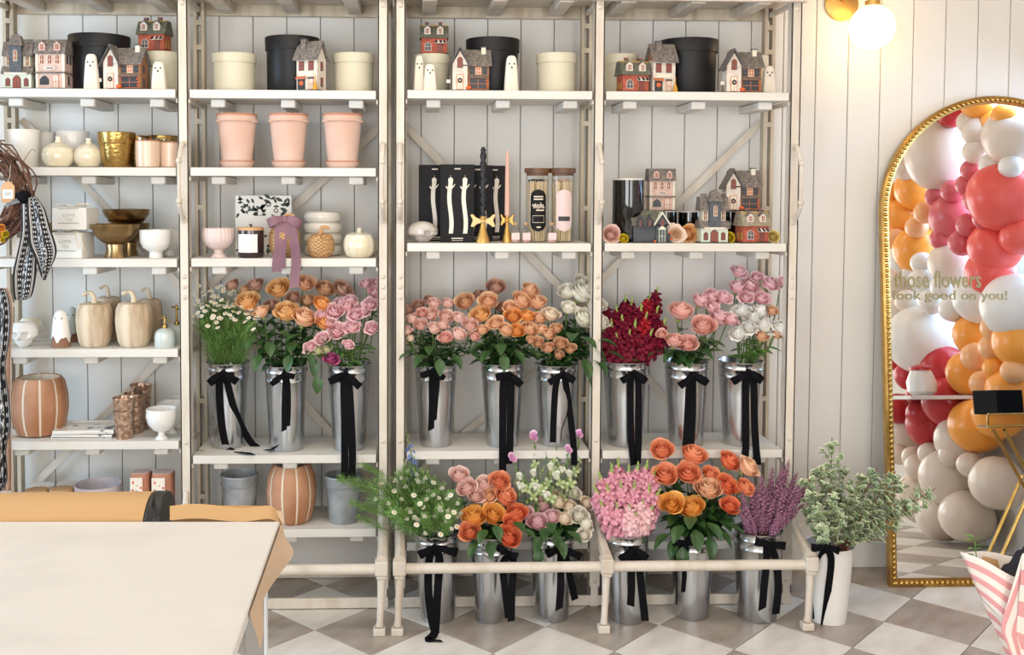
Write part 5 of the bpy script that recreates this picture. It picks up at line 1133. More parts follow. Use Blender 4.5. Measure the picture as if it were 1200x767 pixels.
# ---- long flower spikes
def spikemesh(seed, n, top, fl, buds, rad=.13, fsize=.085, tipc=.2, cup=2, stemc='stem', petn=4):
    rr = random.Random(seed); q = MB()
    one = MB()
    for k in range(petn):
        a = k*2*PI/petn+.3; d = Vector((math.cos(a), math.sin(a), 0)); p = Vector((-d.y, d.x, 0))
        one.add([Vector((0, 0, 0)), d*.45-p*.35+Vector((0, 0, .35)), d*1.0-p*.25+Vector((0, 0, .38)), d*1.0+p*.25+Vector((0, 0, .38)), d*.45+p*.35+Vector((0, 0, .35)), d*.5+Vector((0, 0, .52))], [(0, 1, 5), (1, 2, 5), (2, 3, 5), (3, 4, 5), (4, 0, 5)], t=[.1, .6, 1, 1, .6, .4])
    for i in range(n):
        u = i/(n-1); z = 1-top+top*u; a = i*2.4+rr.uniform(-.4, .4); s_ = fsize*(1.1-.75*max(0, (u-.55)/.45))*rr.uniform(.8, 1.2); rd = rad*(1-.8*u**2)*rr.uniform(.6, 1)
        d = Vector((math.cos(a), math.sin(a), .35+.5*u)).normalized(); mt = Matrix.Translation((rd*math.cos(a), rd*math.sin(a), z)) @ d.to_track_quat('Z', 'Y').to_matrix().to_4x4() @ Matrix.Diagonal((s_, s_, s_, 1))
        if u > 1-tipc: s2 = s_*.38; q.sphere((rd*.5*math.cos(a), rd*.5*math.sin(a), z), s2, 1, 6, 4, (.8, .8, 1.3))
        else: q.merge(one, mt)
    return q.mesh('florets', ['p_'+fl, buds], sharp=0)
def spike(bk, noun, name, px, py, Y, meshes, length, cat='flower', stem='stem', nl=3, leaf='long', lsize=.05, part='florets', bend=0):
    P_ = at(px, py, Y); bot, rim = stemline(bk, P_, .8); t = thing(name, 'x', cat, bot)
    d = (P_-rim); L = d.length; dn = d.normalized(); ln = min(length, L*1.0)
    st = P_-dn*ln
    MB().tube(catmull([Vector((0, 0, 0)), rim-bot, st-bot, P_-bot-dn*.004], 3), [.0026]*6+[.002]*3+[.001], 5).build('stem', stem, t, sharp=0)
    place(part, RNG.choice(meshes), t, st-bot, dn.to_track_quat('Z', 'Y') @ Quaternion((0, 0, 1), RNG.uniform(0, 6)), ln, stuff=True)
    for i in range(nl):
        p = rim.lerp(st, RNG.uniform(.0, 1)); addleaf(t, bot, p, RNG.uniform(0, 6.28), RNG.uniform(.3, 1.1), lsize*RNG.uniform(.7, 1.3), leaf)
    reg(bk, noun, t, px, py); return t
snap = [spikemesh(i, 34, .95, c, 'bud', .10, .15) for i, c in enumerate(('burg', 'burg', 'burg'))]; snapr = [spikemesh(5, 34, .95, 'red', 'bud', .10, .15)]
for px, py, red in ((709, 354, 0), (722, 357, 0), (733, 345, 0), (741, 348, 0), (752, 356, 0), (762, 345, 1), (771, 336, 0), (716, 374, 0), (729, 369, 0), (745, 374, 0), (758, 366, 1), (772, 358, 0), (781, 372, 0), (706, 380, 0), (787, 392, 0), (738, 386, 0), (765, 385, 0), (722, 390, 0)):
    spike(6, 'crimson snapdragon' if red else 'burgundy snapdragon', 'snapdragon', px, py, Yof(6, py, 340, 400), snapr if red else snap, .17, nl=4)
stock = [spikemesh(20+i, 36, .95, 'stock', 'bud', .12, .15, .25) for i in range(2)]; stockp = [spikemesh(30, 36, .95, 'stockp', 'bud', .12, .16, .15)]
for px, py, pale in ((702, 552, 0), (716, 542, 0), (724, 536, 0), (737, 544, 0), (748, 541, 0), (759, 538, 0), (769, 549, 0), (696, 568, 0), (711, 566, 0), (727, 562, 0), (744, 563, 0), (762, 566, 0), (774, 572, 0), (754, 585, 1), (738, 590, 1), (766, 592, 1), (745, 600, 1), (703, 585, 0), (722, 588, 0)):
    spike(13, 'pale pink stock' if pale else 'deep pink stock', 'stock_flower', px, py, Yof(13, py, 535, 600), stockp if pale else stock, .17, nl=3)
heath = [spikemesh(40+i, 60, .98, 'heather', 'dstem', .055, .062, .02, petn=3) for i in range(3)]
hp = [(925, 538), (906, 547), (953, 562), (893, 556), (880, 562), (870, 575), (914, 556), (935, 553), (944, 572), (899, 570), (887, 578), (921, 570), (908, 583), (932, 585), (875, 592), (895, 594), (915, 598), (942, 590), (866, 600), (903, 561), (929, 565), (885, 566), (917, 545), (939, 562), (925, 600), (882, 606)]
for px, py in hp: spike(15, 'purple heather sprig', 'heather_sprig', px, py, Yof(15, py, 540, 600)+RNG.uniform(-.03, .03), heath, .2, 'sprig', 'brown', 5, 'dark', .014)
bellsp = [spikemesh(50, 9, .85, 'budg', 'leafm', .10, .12, .45), spikemesh(51, 7, .85, 'budg', 'leafm', .10, .12, .5)]
for px, py in ((626, 513), (679, 512), (666, 528), (602, 538), (640, 530), (652, 520), (613, 552), (656, 545), (634, 552), (622, 545), (671, 545), (645, 562)):
    t = spike(12, 'bellflower stem', 'bellflower', px, py, Yof(12, py, 500, 580)+.07, bellsp, .16, nl=12, leaf='mid', lsize=.036)
for k, (px, py, r) in enumerate(((626, 512, 9), (679, 509, 7), (666, 527, 7), (600, 537, 8))):
    t = REG[(12, 'bellflower stem')][(0, 1, 2, 3)[k]][0]; P_ = at(px, py, Yof(12, py, 500, 580)+.0)
    place('pink_bell', headmesh('bell', 'bell', RNG), t, P_-t.location, Vector((.3*(k-1.5)/1.5, -.7, .4)).to_track_quat('Z', 'Y'), r*mpp(0)*1.05, label='pink bell shaped bloom')
    for p2 in range(2): pass
for k, (px, py, r) in enumerate(((609, 559, 7), (625, 555, 7), (645, 548, 7), (652, 558, 8), (667, 556, 7), (610, 570, 7), (628, 571, 7), (640, 580, 7), (659, 551, 6))):
    L_ = REG[(12, 'bellflower stem')]; t = L_[4+k % 8][0]; P_ = at(px, py, Yof(12, py, 500, 580)-.03)
    place('white_bell', headmesh('bell', 'softwhite', RNG), t, P_-t.location, Vector((RNG.uniform(-.4, .4), -.4, .8)).to_track_quat('Z', 'Y'), (r*mpp(0), r*mpp(0), r*mpp(0)*1.4))
# ---- feathery sprays
def feather(seed, n, spread, L, m, w_=.004, base=.1, curv=.3):
    rr = random.Random(seed); q = MB()
    for i in range(n):
        z = base+(1-base)*rr.random()**.8; a = rr.uniform(0, 2*PI); e = rr.uniform(.1, 1.1); l = L*rr.uniform(.5, 1.2)*(1.2-.6*z); d = Vector((math.cos(a)*math.cos(e), math.sin(a)*math.cos(e), math.sin(e)))
        p0 = Vector((rr.gauss(0, spread*.3), rr.gauss(0, spread*.3), z)); s_ = Vector((-d.y, d.x, 0)).normalized()*w_
        p1 = p0+d*l*.5+Vector((0, 0, .02)); p2 = p0+d*l+Vector((0, 0, -curv*l*.2)); b = [p0-s_*.4, p0+s_*.4, p1+s_, p1-s_, p2]
        q.add(b, [(0, 1, 2, 3), (3, 2, 4)])
    return q.mesh('feathery_leaves', m, sharp=0)
fe = [feather(60+i, 420, .14, .28, 'fern', .0055) for i in range(3)]
M['whitepetal'] = mat('white_petal', '#f0eee6', .6); M['yellowdisc'] = mat('yellow_disc', '#dcae2c', .7)
daisym = fivepetal(1).mesh('flower_head', ['whitepetal', 'yellowdisc'], sharp=30)
cham = []
rr = random.Random(21)
tips = [(232, 352), (238, 344), (246, 340), (254, 347), (262, 338), (270, 344), (278, 350), (286, 356), (294, 362), (300, 370), (243, 358), (256, 358), (268, 360), (280, 366), (232, 366), (250, 370)]
for px, py in tips:
    Y = Yof(0, py, 335, 375)+rr.uniform(-.02, .02); P_ = at(px, py, Y); bot, rim = stemline(0, P_, .8); t = thing('chamomile', 'x', 'flower', bot)
    node = rim.lerp(P_, .6); q = MB(); q.tube(catmull([Vector((0, 0, 0)), rim-bot, node-bot], 3), .0018, 5)
    hs = [(px, py)]+[(px+rr.uniform(-13, 13), py+rr.uniform(-7, 17)) for _ in range(5)]
    for hx, hy in hs:
        H_ = at(hx, hy, Y-rr.uniform(0, .03)); q.tube([node-bot, node.lerp(H_, .6)-bot+Vector((0, 0, -.004)), H_-bot], .0011, 4)
        place('flower_head', daisym, t, H_-bot, Vector((rr.uniform(-.5, .5), rr.uniform(-1, -.2), 1)).to_track_quat('Z', 'Y'), 3.1*mpp(0))
    q.build('stem', 'stem', t, sharp=0)
    d = node-rim; place('feathery_leaves', rr.choice(fe), t, rim-bot-d*.15, d.to_track_quat('Z', 'Y'), d.length*1.5, stuff=True); reg(0, 'chamomile stem', t, px, py)
tips = [(462, 575), (470, 560), (478, 552), (488, 556), (498, 560), (508, 565), (518, 572), (528, 580), (536, 590), (455, 590), (462, 600), (492, 590), (508, 580), (532, 600), (470, 585), (485, 580), (500, 585), (515, 595), (446, 566), (440, 585), (480, 600), (497, 605), (525, 605)]
for px, py in tips:
    Y = Yof(10, py, 550, 605)+rr.uniform(-.02, .02); P_ = at(px, py, Y); bot, rim = stemline(10, P_, .8); t = thing('nigella', 'x', 'flower', bot); q = MB()
    node = rim.lerp(P_, .55); q.tube(catmull([Vector((0, 0, 0)), rim-bot, node-bot, P_-bot], 3), .0016, 5)
    for hx, hy in [(px, py)]+[(px+rr.uniform(-10, 12), py+rr.uniform(2, 22)) for _ in range(2 if px > 465 else 0)]:
        H_ = at(hx, hy, Y-.02); q.tube([node-bot, H_-bot], .001, 4); place('flower_head', headmesh('spray', 'softwhite', rr) if rr.random() < .75 else daisym, t, H_-bot, Vector((rr.uniform(-.5, .5), -.6, .8)).to_track_quat('Z', 'Y'), 3.3*mpp(0))
    q.build('stem', 'stem', t, sharp=0)
    d = P_-rim; place('feathery_leaves', rr.choice(fe), t, rim-bot-d*.05, d.to_track_quat('Z', 'Y'), d.length*1.12, stuff=True); reg(10, 'feathery nigella stem', t, px, py)
# loose trailing fronds left of it and delphinium above
for px, py in ((405, 563), (417, 590), (428, 546), (424, 607)):
    Y = -.12; P_ = at(px, py, Y); bot, rim = stemline(10, P_, .9); t = thing('nigella_frond', 'x', 'flower', bot); mid = at(455, py+14, Y)
    MB().tube(catmull([Vector((0, 0, 0)), rim-bot, mid-bot, P_-bot], 4), .0013, 5).build('stem', 'stem', t, sharp=0)
    d = P_-mid; place('feathery_leaves', rr.choice(fe), t, mid-bot, d.to_track_quat('Z', 'Y'), d.length*1.15, stuff=True); reg(10, 'trailing green frond', t, px, py)
delph = [spikemesh(70, 16, .95, 'blue', 'bud', .06, .055, .35)]
for px, py in ((475, 500), (484, 528), (500, 540), (472, 536), (463, 555)): spike(10, 'blue delphinium spike', 'delphinium', px, py, .0, delph, .2, nl=2, leaf='long', lsize=.03)
# ---- variegated foliage in the white bucket
def pitto(seed):
    rr = random.Random(seed); q = MB(); st = MB()
    lf = MB(); lf.grid(lambda u, v: ((2*u-1)*.46*math.sin(PI*min(.97, v*.9+.07))**.55, v, .1*abs(2*u-1)), 4, 4, tf=lambda u, v: max(abs(2*u-1), .9 if v > .9 else 0))
    for k in range(12):
        z0 = .12+.07*k; a = rr.uniform(0, 2*PI); L = .24*(1.15-z0*.6) if k < 11 else .06; d = Vector((math.cos(a)*.75, math.sin(a)*.75, .8)).normalized(); p0 = Vector((0, 0, z0)); st.tube([p0, p0+d*L], .004, 4)
        for j in range(11):
            p = p0+d*L*(j/10)**.8; b = rr.uniform(0, 2*PI); dd = Vector((math.cos(b), math.sin(b), rr.uniform(-.2, .7))).normalized(); s_ = rr.uniform(.07, .105)
            q.merge(lf, Matrix.Translation(p) @ dd.to_track_quat('Y', 'Z').to_matrix().to_4x4() @ Matrix.Diagonal((s_, s_, s_, 1)))
    st.tube([(0, 0, 0), (0, 0, 1)], .005, 5)
    return q.mesh('variegated_leaves', 'varieg', sharp=0), st.mesh('twigs', 'brown', sharp=0)
PT = [pitto(80+i) for i in range(3)]
for px, py, dy in ((975, 512, .06), (962, 545, .0), (947, 558, -.03), (990, 545, .05), (1008, 552, .0), (1028, 548, .02), (1050, 552, -.02), (1096, 572, -.04), (1072, 590, -.05), (1000, 575, -.05), (1020, 585, -.05), (1040, 610, -.06), (975, 575, -.06), (955, 590, -.07), (985, 600, -.09), (1010, 612, -.09), (962, 612, -.1), (1060, 560, .0), (1038, 575, .03)):
    Y = S[16]['c'].y+dy; P_ = at(px, py, Y); bot, rim = stemline(16, P_, .8); t = thing('variegated_branch', 'x', 'branch', bot)
    MB().tube(catmull([Vector((0, 0, 0)), rim-bot, rim.lerp(P_, .15)-bot], 3), .003, 5).build('stem', 'brown', t, sharp=0)
    d = P_-rim; ms = rr.choice(PT); qn = d.to_track_quat('Z', 'Y') @ Quaternion((0, 0, 1), rr.uniform(0, 6)); L = d.length; sc = (.30, .30, L) if L > .3 else (L*1.0, L*1.0, L)
    place('variegated_leaves', ms[0], t, rim-bot, qn, sc, stuff=True); place('twigs', ms[1], t, rim-bot, qn, sc, stuff=True); reg(16, 'variegated branch', t, px, py)
# drooping rose leaves over rims
def droop(bk, pts, kind='rose', size=.07, noun='dark rose leaf spray'):
    for k, (px, py, yaw, pit) in enumerate(pts):
        L_ = [v for kk, v in REG.items() if kk[0] == bk and 'ros' in kk[1]][0]; t = L_[k % len(L_)][0]; P_ = at(px, py, S[bk]['c'].y-.09+RNG.uniform(-.02, .02))
        addleaf(t, t.location, P_, yaw, pit, size, kind)
droop(1, [(300, 395, 2.6, -.4), (315, 400, 3.4, -.6), (330, 405, 2.2, -.5), (345, 400, 3.0, -.3), (360, 408, 3.8, -.9), (290, 405, 1.9, -.4), (368, 420, 3.4, -1.2), (375, 395, 4.0, -.3), (305, 415, 2.8, -.7), (340, 415, 2.9, -.9), (352, 392, 2.0, -.2), (372, 440, 3.3, -1.3), (280, 395, 1.7, -.2), (325, 388, 3.9, 0)])
droop(3, [(498, 415, 2.4, -.4), (515, 420, 3.2, -.8), (530, 415, 3.9, -.6), (545, 410, 4.2, -.3), (485, 410, 1.9, -.3), (552, 415, 4.5, -.4), (505, 405, 3.0, -.1)])
droop(4, [(575, 410, 2.4, -.4), (590, 415, 3.2, -.9), (603, 410, 3.9, -.6), (570, 402, 1.8, -.2), (615, 408, 4.2, -.3), (588, 402, 3.0, -.3)])
droop(5, [(680, 395, 3.9, -.2), (690, 405, 4.2, -.4), (700, 398, 4.5, -.1), (683, 420, 3.6, -.8), (695, 420, 4.0, -.5), (710, 412, 4.6, -.2), (672, 390, 2.9, 0), (690, 432, 3.7, -1)], size=.085)
droop(7, [(790, 412, 2.2, -.3), (805, 415, 3.1, -.5), (820, 408, 3.8, -.3), (778, 410, 1.7, -.1), (815, 395, 3.6, 0), (830, 400, 4.1, 0)])
droop(11, [(570, 620, 2.6, -.3), (580, 615, 3.4, -.4), (560, 635, 2.4, -.5), (610, 620, 4.2, -.2), (575, 633, 3.1, -.6), (600, 612, 3.8, 0)])
droop(12, [(635, 628, 2.5, -.6), (650, 625, 3.3, -.4), (640, 618, 2.9, -.2), (655, 632, 3.6, -.8), (632, 640, 2.9, -1.1), (665, 622, 4.0, -.3), (645, 612, 3.1, 0)])
droop(14, [(800, 615, 2.4, -.4), (815, 620, 3.1, -.7), (828, 612, 3.8, -.4), (795, 630, 2.2, -.8), (785, 625, 1.8, -.5), (840, 620, 4.1, -.6), (850, 615, 4.4, -.2), (810, 605, 2.8, 0), (800, 640, 2.9, -1.1), (830, 628, 3.4, -1)], size=.085)
# labels: every stem told apart by its row and its place in that row
ORD = ['leftmost', 'second from left', 'third from left', 'fourth from left', 'fifth from left', 'sixth from left', 'seventh from left', 'eighth from left', 'ninth from left', 'tenth from left', 'eleventh from left', 'twelfth from left']
BN = {i: f'{N1[i]} bucket on the shelf' for i in range(9)}; BN.update({10+i: f'{N1[i]} bucket on the floor' for i in range(6)}); BN[16] = 'white bucket'
for (bk, noun), L_ in REG.items():
    n = len(L_); rows = 1 if n <= 4 else 2 if n <= 9 else 3 if n <= 18 else 4
    L2 = sorted(L_, key=lambda q: q[2]); per = math.ceil(n/rows)
    for r_ in range(rows):
        row = sorted(L2[r_*per:(r_+1)*per], key=lambda q: q[1]); rn = {1: [''], 2: ['upper row', 'lower row'], 3: ['top row', 'middle row', 'bottom row'], 4: ['top row', 'second row', 'third row', 'bottom row']}[rows][r_]
        for j, (t, px, py) in enumerate(row):
            pos = ORD[j] if len(row) > 1 else 'only one there'
            if n == 1: t['label'] = f'{noun}, the only one in the {BN[bk]}'
            else: t['label'] = f'{noun} in the {BN[bk]}, ' + (f'{rn}, ' if rn else '')+pos
            if n > 1: t['group'] = f'{noun} stems in the {BN[bk]}'
# loose blooms laid on the shelf
def laid(name, label, kind, colr, px, py, r, Y, dirv, cat='flower'):
    P_ = at(px, py, Y); sz = r*mpp(Y)*1.1; P_.z = Z4[1]+sz*.80; t = thing(name, label, cat, (P_.x, P_.y, Z4[1]+.001)); P_.z += .001
    place('bloom', headmesh(kind, colr, RNG) if kind != 'daisy' else daisy2[colr], t, P_-t.location, Vector(dirv).to_track_quat('Z', 'Y'), sz)
    MB().tube([(0, .01, sz*.7), (0, .03, sz*.25), (.0, .06, .004)], .0025, 5).build('stem', 'stem', t, sharp=0)
M['p_yel'] = petal_mat('petal_yellow', '#c0ac1c', '#f0d83c'); M['p_pyel'] = petal_mat('petal_pale_yellow', '#eed070', '#f7eaae'); M['p_pale'] = petal_mat('petal_pale_blush', '#eec79c', '#fbe8de')
HEADS['button'] = [head(90, 40, .5, curl=.4, flat=.5)]; HEADS['open'] = [head(91, 16, 1.0, wide=1.1, curl=1.9, flat=.75, ruffle=.04)]
for c_ in ('yel', 'pyel', 'pale'): pass
laid('rose', 'pale peach rose lying at the left end of the fourth bay shelf', 'garden', 'blush', 717, 273, 12, .03, (.1, -1, .4))
laid('button_flower', 'small yellow button flower beside the peach rose', 'button', 'yel', 731, 281, 6.5, .02, (.0, -1, .5))
laid('open_flower', 'pale blush open flower with yellow heart between two model houses', 'open', 'pale', 793, 272, 12, .05, (0, -1, .3))
laid('rose', 'peach rose lying behind the pale blush flower', 'garden', 'apricot', 808, 271, 12, .09, (.2, -1, .3))
laid('button_flower', 'yellow button flower between the towered house and red house', 'button', 'yel', 855, 276, 7.5, .05, (0, -1, .3))
laid('button_flower', 'pale yellow button flower at the right end of the shelf', 'button', 'pyel', 907, 276, 8.5, .06, (0, -1, .3))
a = at(233, 530, .05); t = thing('fallen_leaf', 'small green leaf sprig fallen on the shelf by the first bucket', 'leaf', (a.x, .06, Z2[3]+.002))
for k in range(5): place('leaf', LEAF['mid'], t, (-.02+.01*k, .0, .003), Euler((.1, 0, -1.2+.9*k)), .016)
# ------------------------------------------------------------------ gilt arched mirror leaning on the wall
TA = .1036; tilt = math.atan(TA); MY0 = .17
def atmir(px, py, off=0):      # the point of the leaning glass seen at a pixel
    d = ray(px, py); n = Vector((0, -1, TA)).normalized(); P0 = Vector((0, MY0, 0))+n*off; return EYE+d*(((P0-EYE).dot(n))/d.dot(n))
lo_ = atmir(1042, 686.5); org = Vector((lo_.x, MY0, 0)); Rm = Matrix.Rotation(-tilt, 4, 'X')
mt = thing('arched_mirror', 'tall arched mirror with beaded gilt frame leaning on the wall', 'mirror', org); mt.rotation_euler = (-tilt, 0, 0)
def tomir(p): return (Rm.inverted() @ (p-org))
ap = tomir(atmir(1165, 113)); cx = ap.x; xl = tomir(atmir(1032.5, 300)).x; xl = min(xl, 0.0)*.5; hw = cx-xl; hs = ap.z-hw
def arch(e, n=40):
    r = hw-e; pts = [(xl+e, e)]+[(cx-r*math.cos(PI*i/n), hs+r*math.sin(PI*i/n)) for i in range(n+1)]+[(cx+r, e)]; return pts
FWD = .033
q = MB(); o_, i_ = arch(0), arch(FWD); n = len(o_); vs = []
for (a, b), (c, d) in zip(o_, i_):
    m1 = (a*.75+c*.25, b*.75+d*.25); m2 = (a*.2+c*.8, b*.2+d*.8)
    vs += [(a, .018, b), (a, -.012, b), (m1[0], -.018, m1[1]), (m2[0], -.010, m2[1]), (c, -.006, d), (c, .018, d)]
fs = []
for k in range(n):
    k2 = (k+1) % n
    for j in range(6): fs.append((k*6+j, k*6+(j+1) % 6, k2*6+(j+1) % 6, k2*6+j))
q.add(vs, fs).build('frame', 'framegold', mt, sharp=50)
q = MB(); L = []; mid = arch(FWD*.5, 90); mid.append(mid[0]); acc = 0
bs = MB()
for k in range(len(mid)-1):
    a, b = Vector(mid[k]), Vector(mid[k+1]); s_ = (b-a).length
    while acc < s_: p = a+(b-a)*(acc/s_); bs.sphere((p.x, -.016, p.y), .0092, seg=8, rings=6); acc += .0215
    acc -= s_
bs.build('beading', 'framegold', mt, stuff=True)
q = MB(); g_ = arch(FWD-.004); q.add([(a, -.003, b) for a, b in g_], [tuple(range(len(g_)))]); q.add([(a, .012, b) for a, b in g_], [tuple(range(len(g_)-1, -1, -1))]); q.build('mirror_glass', 'mirror', mt, sharp=0)
for s_, x0, x1, yt, yb in (('those flowers', 1047, 1149, 317, 337), ('look good on you!', 1046.5, 1180, 340.5, 354)):
    a, b = tomir(atmir(x0, (yt+yb)/2)), tomir(atmir(x1, (yt+yb)/2)); h = tomir(atmir(x0, yt)).z-tomir(atmir(x0, yb)).z; tb = text_mb(s_, b.x-a.x, h if s_[0] == 't' else h*1.05, -.0045, bold=.012)
    tb.v = [(p[0]+(a.x+b.x)/2, p[1], p[2]+(a.z+b.z)/2) for p in tb.v]; tb.build('mirror_lettering', 'letters', mt, sharp=0)
# balloons of the garland on the right wall, which the mirror shows
nM = Vector((0, -1, TA)).normalized()
def refl(px, py, X_):
    h = atmir(px, py); d = (h-EYE); t1 = d.length; dn = d.normalized(); r = dn-2*dn.dot(nM)*nM; s_ = (X_-h.x)/r.x; return h+r*s_, t1+s_
BL = '''c 1104 182 38;o 1156 110 29;o 1178 136 14;o 1172 146 20;c 1187 160 30;c 1144 155 15;c 1136 143 13;c 1144 178 14;w 1162 194 13;w 1184 195 12;r 1114 136 13;r 1096 144 13;c 1062 196 15;o 1073 222 22;o 1045 224 10;o 1059 251 22;p 1084 249 12;p 1074 266 12;p 1049 280 12;o 1076 293 26;d 1119 254 26;d 1096 230 11;d 1116 224 12;d 1133 217 12;d 1143 234 13;d 1139 200 12;d 1154 255 13;d 1135 264 13;d 1103 280 12;d 1127 284 14;k 1176 230 36;k 1166 288 27;k 1195 277 20;c 1118 309 26;w 1055 306 12;w 1080 308 12;w 1064 321 8;w 1081 328 14;w 1105 336 13;c 1063 353 13;w 1091 353 14;w 1116 362 14;c 1053 331 18;c 1054 366 16;w 1081 397 37;k 1161 319 25;w 1148 350 27;w 1190 360 34;o 1144 392 23;p 1166 385 15;p 1163 407 14;p 1143 418 15;o 1137 436 24;o 1166 431 13;p 1187 435 13;p 1152 449 14;p 1162 472 14;o 1197 400 28;o 1187 457 27;r 1113 469 28;r 1092 443 13;r 1106 431 24;r 1076 462 13;r 1066 440 16;r 1080 484 16;r 1054 420 14;r 1051 478 16;r 1091 497 25;o 1145 499 28;o 1170 484 26;c 1063 506 22;c 1112 558 30;c 1169 566 27;c 1133 605 27;c 1082 583 28;c 1104 607 26;c 1089 531 12;c 1115 532 13;c 1070 536 12;c 1125 514 26;c 1076 547 14;c 1136 544 13;c 1054 532 11'''
bm = {'c': ('balc', 'cream'), 'w': ('balp', 'white'), 'o': ('balo', 'orange'), 'p': ('baly', 'peach'), 'r': ('balr', 'dark red'), 'k': ('balk', 'coral'), 'd': ('bald', 'rose red')}
bmesh_ = {}
for k_, (m_, _) in bm.items():
    bmesh_[k_] = MB().lathe([(.02, -1.22), (.07, -1.2), (.05, -1.14), (.1, -1.1), (.35, -.98), (.6, -.8), (.8, -.58), (.93, -.3), (1, 0), (.99, .2), (.9, .5), (.72, .75), (.5, .9), (.25, .98), (0, 1.0)], 24).mesh('balloon', m_, sharp=0)
items = []
rrb = random.Random(4); pts_ = []
for ln in BL.split(';'):
    c_, x_, y_, r_ = ln.split(); x_, y_, r_ = float(x_), float(y_), float(r_)
    depth = XR-.24 if r_ < 17 else XR-.10-r_*.0048*.6
    P_, T_ = refl(x_, y_, depth); rad = r_*T_/FPX
    if P_.x+rad > XR-.005: P_, T_ = refl(x_, y_, XR-.01-rad)
    if P_.z < rad: P_.z = rad+.002
    items.append((c_, P_, rad, x_, y_, r_))
for c_, P_, rad, x_, y_, r_ in items:
    o = place('balloon', bmesh_[c_], None, P_, Vector((rrb.uniform(-1, -.2), rrb.uniform(-.6, .6), rrb.uniform(-.6, .6))).to_track_quat('Z', 'Y'), rad*.99)
    pts_.append((o, c_, x_, y_, 'large' if r_ > 20 else 'small'))
grp = {}
for o, c_, x_, y_, sz in pts_: grp.setdefault((c_, sz), []).append((o, x_, y_))
for (c_, sz), L_ in grp.items():
    L_.sort(key=lambda q: q[2]); nm = bm[c_][1]; n = len(L_)
    NUM = ['topmost', 'second', 'third', 'fourth', 'fifth', 'sixth', 'seventh', 'eighth', 'ninth', 'tenth', 'eleventh', 'twelfth', 'thirteenth', 'fourteenth', 'fifteenth', 'sixteenth', 'seventeenth', 'eighteenth', 'nineteenth']
    for i, (o, x_, y_) in enumerate(L_): tag(o, f'{sz} {nm} balloon in the mirrored garland, {NUM[i]}'+(' one' if i == 0 else ' from the top')+' of its colour', 'balloon', f'{sz} {nm} balloons of the garland')
# little shelf with a sugar-skull jar, seen in the mirror's left edge
a, T_ = refl(1070, 463, XR-.5); sh_ = MB().box(-.52, .0, -.6, 0, -.02, 0).build('wall_shelf', 'matte', loc=(XR-.005, a.y+.02, a.z), bevel=.003); tag(sh_, 'small white wall shelf seen in the left edge of the mirror', 'shelf')
p, _ = refl(1052, 446, XR-.08); t = thing('ceramic_jar', 'white ceramic jar with red lid on the mirrored wall shelf', 'jar', (XR-.40, a.y-.11, a.z+.001))
MB().lathe([(.045, 0), (.07, .02), (.075, .07), (.055, .12), (.05, .13)], 24).build('jar_body', 'white', t); MB().lathe([(.055, .13), (.055, .145), (.02, .16)], 24).build('lid', 'balr', t)
# gold folding cart reflected at the right of the mirror
f1, _ = refl(1174, 655, 2.82); fl0 = Vector((2.83, -.62, 0))
ct = thing('gold_cart', 'gold framed folding cart with a black box, seen in the mirror', 'cart', (2.62, -.55, 0))
def rp(px, py, X_): return refl(px, py, X_)[0]-ct.location
for a, b in (((1176, 503), (1215, 575)), ((1171, 655), (1212, 560))):
    p0, p1 = rp(*a, 2.62), rp(*b, 2.78)
    if a[1] > 600: p0.z = max(.0, p0.z)
    for of_ in (Vector((0, 0, 0)), Vector((.06, -.2, 0))): MB().tube([p0+of_, p1+of_], .008, 8).build('leg', 'framegold', ct)
for py in (485, 499):
    MB().tube([rp(1157, py, 2.55), rp(1215, py-1, 2.75)], .005, 6).build('tray_rail', 'framegold', ct)
MB().tube([rp(1157, 485, 2.55), rp(1157, 499, 2.55)], .005, 6).build('tray_rail', 'framegold', ct)
a, b = rp(1157, 499, 2.55), rp(1215, 498, 2.75); MB().add([a, b, b+Vector((.06, -.2, 0)), a+Vector((.06, -.2, 0))]+[v_+Vector((0, 0, -.006)) for v_ in (a, b, b+Vector((.06, -.2, 0)), a+Vector((.06, -.2, 0)))], [(0, 1, 2, 3), (7, 6, 5, 4), (0, 4, 5, 1), (1, 5, 6, 2), (2, 6, 7, 3), (3, 7, 4, 0)]).build('tray', 'darksteel', ct)
a = refl(1184, 486, 2.68)[0]; o = MB().box(-.06, .06, -.2, 0, 0, .11).build('black_box', 'velvet', loc=(a.x, a.y, a.z+.002)); tag(o, 'plain black box on the mirrored gold cart', 'box')

# ------------------------------------------------------------------ globe sconces
def sconce(label, px=None, X_=None):
    g0 = at(1022, 32, WY-.15); x_ = g0.x if X_ is None else X_; R0 = 26*mpp(WY-.15)
    t = thing('globe_sconce', label, 'wall lamp', (x_-.07, WY-.002, g0.z+.12))
    q = MB(); q.lathe([(.072, 0), (.072, .008), (.06, .014), (0, .016)], 36); q.v = [(a, -c, b) for a, b, c in q.v]; q.build('backplate', 'goldp', t)
    q = MB(); q.tube([(0, -.01, .01), (0, -.06, .02), (.04, -.12, .01), (.07, -.148, 0)], .008, 8).build('arm', 'goldp', t)
    q = MB(); q.lathe([(.03, -.02), (.03, .0), (.012, .004), (.012, .03)], 20, c=(.07, -.148, -.012)); q.build('cap', 'goldp', t)
    MB().sphere((.07, -.148, -.12), R0, seg=32, rings=20).build('globe', 'globe', t, sharp=0)
    return t, (x_, WY-.15, g0.z), R0
_, gp_, R0 = sconce('gold wall sconce with a glowing white globe above the mirror')
_, gp2, _ = sconce('gold wall sconce with a glowing white globe left of the racks', X_=-2.12)

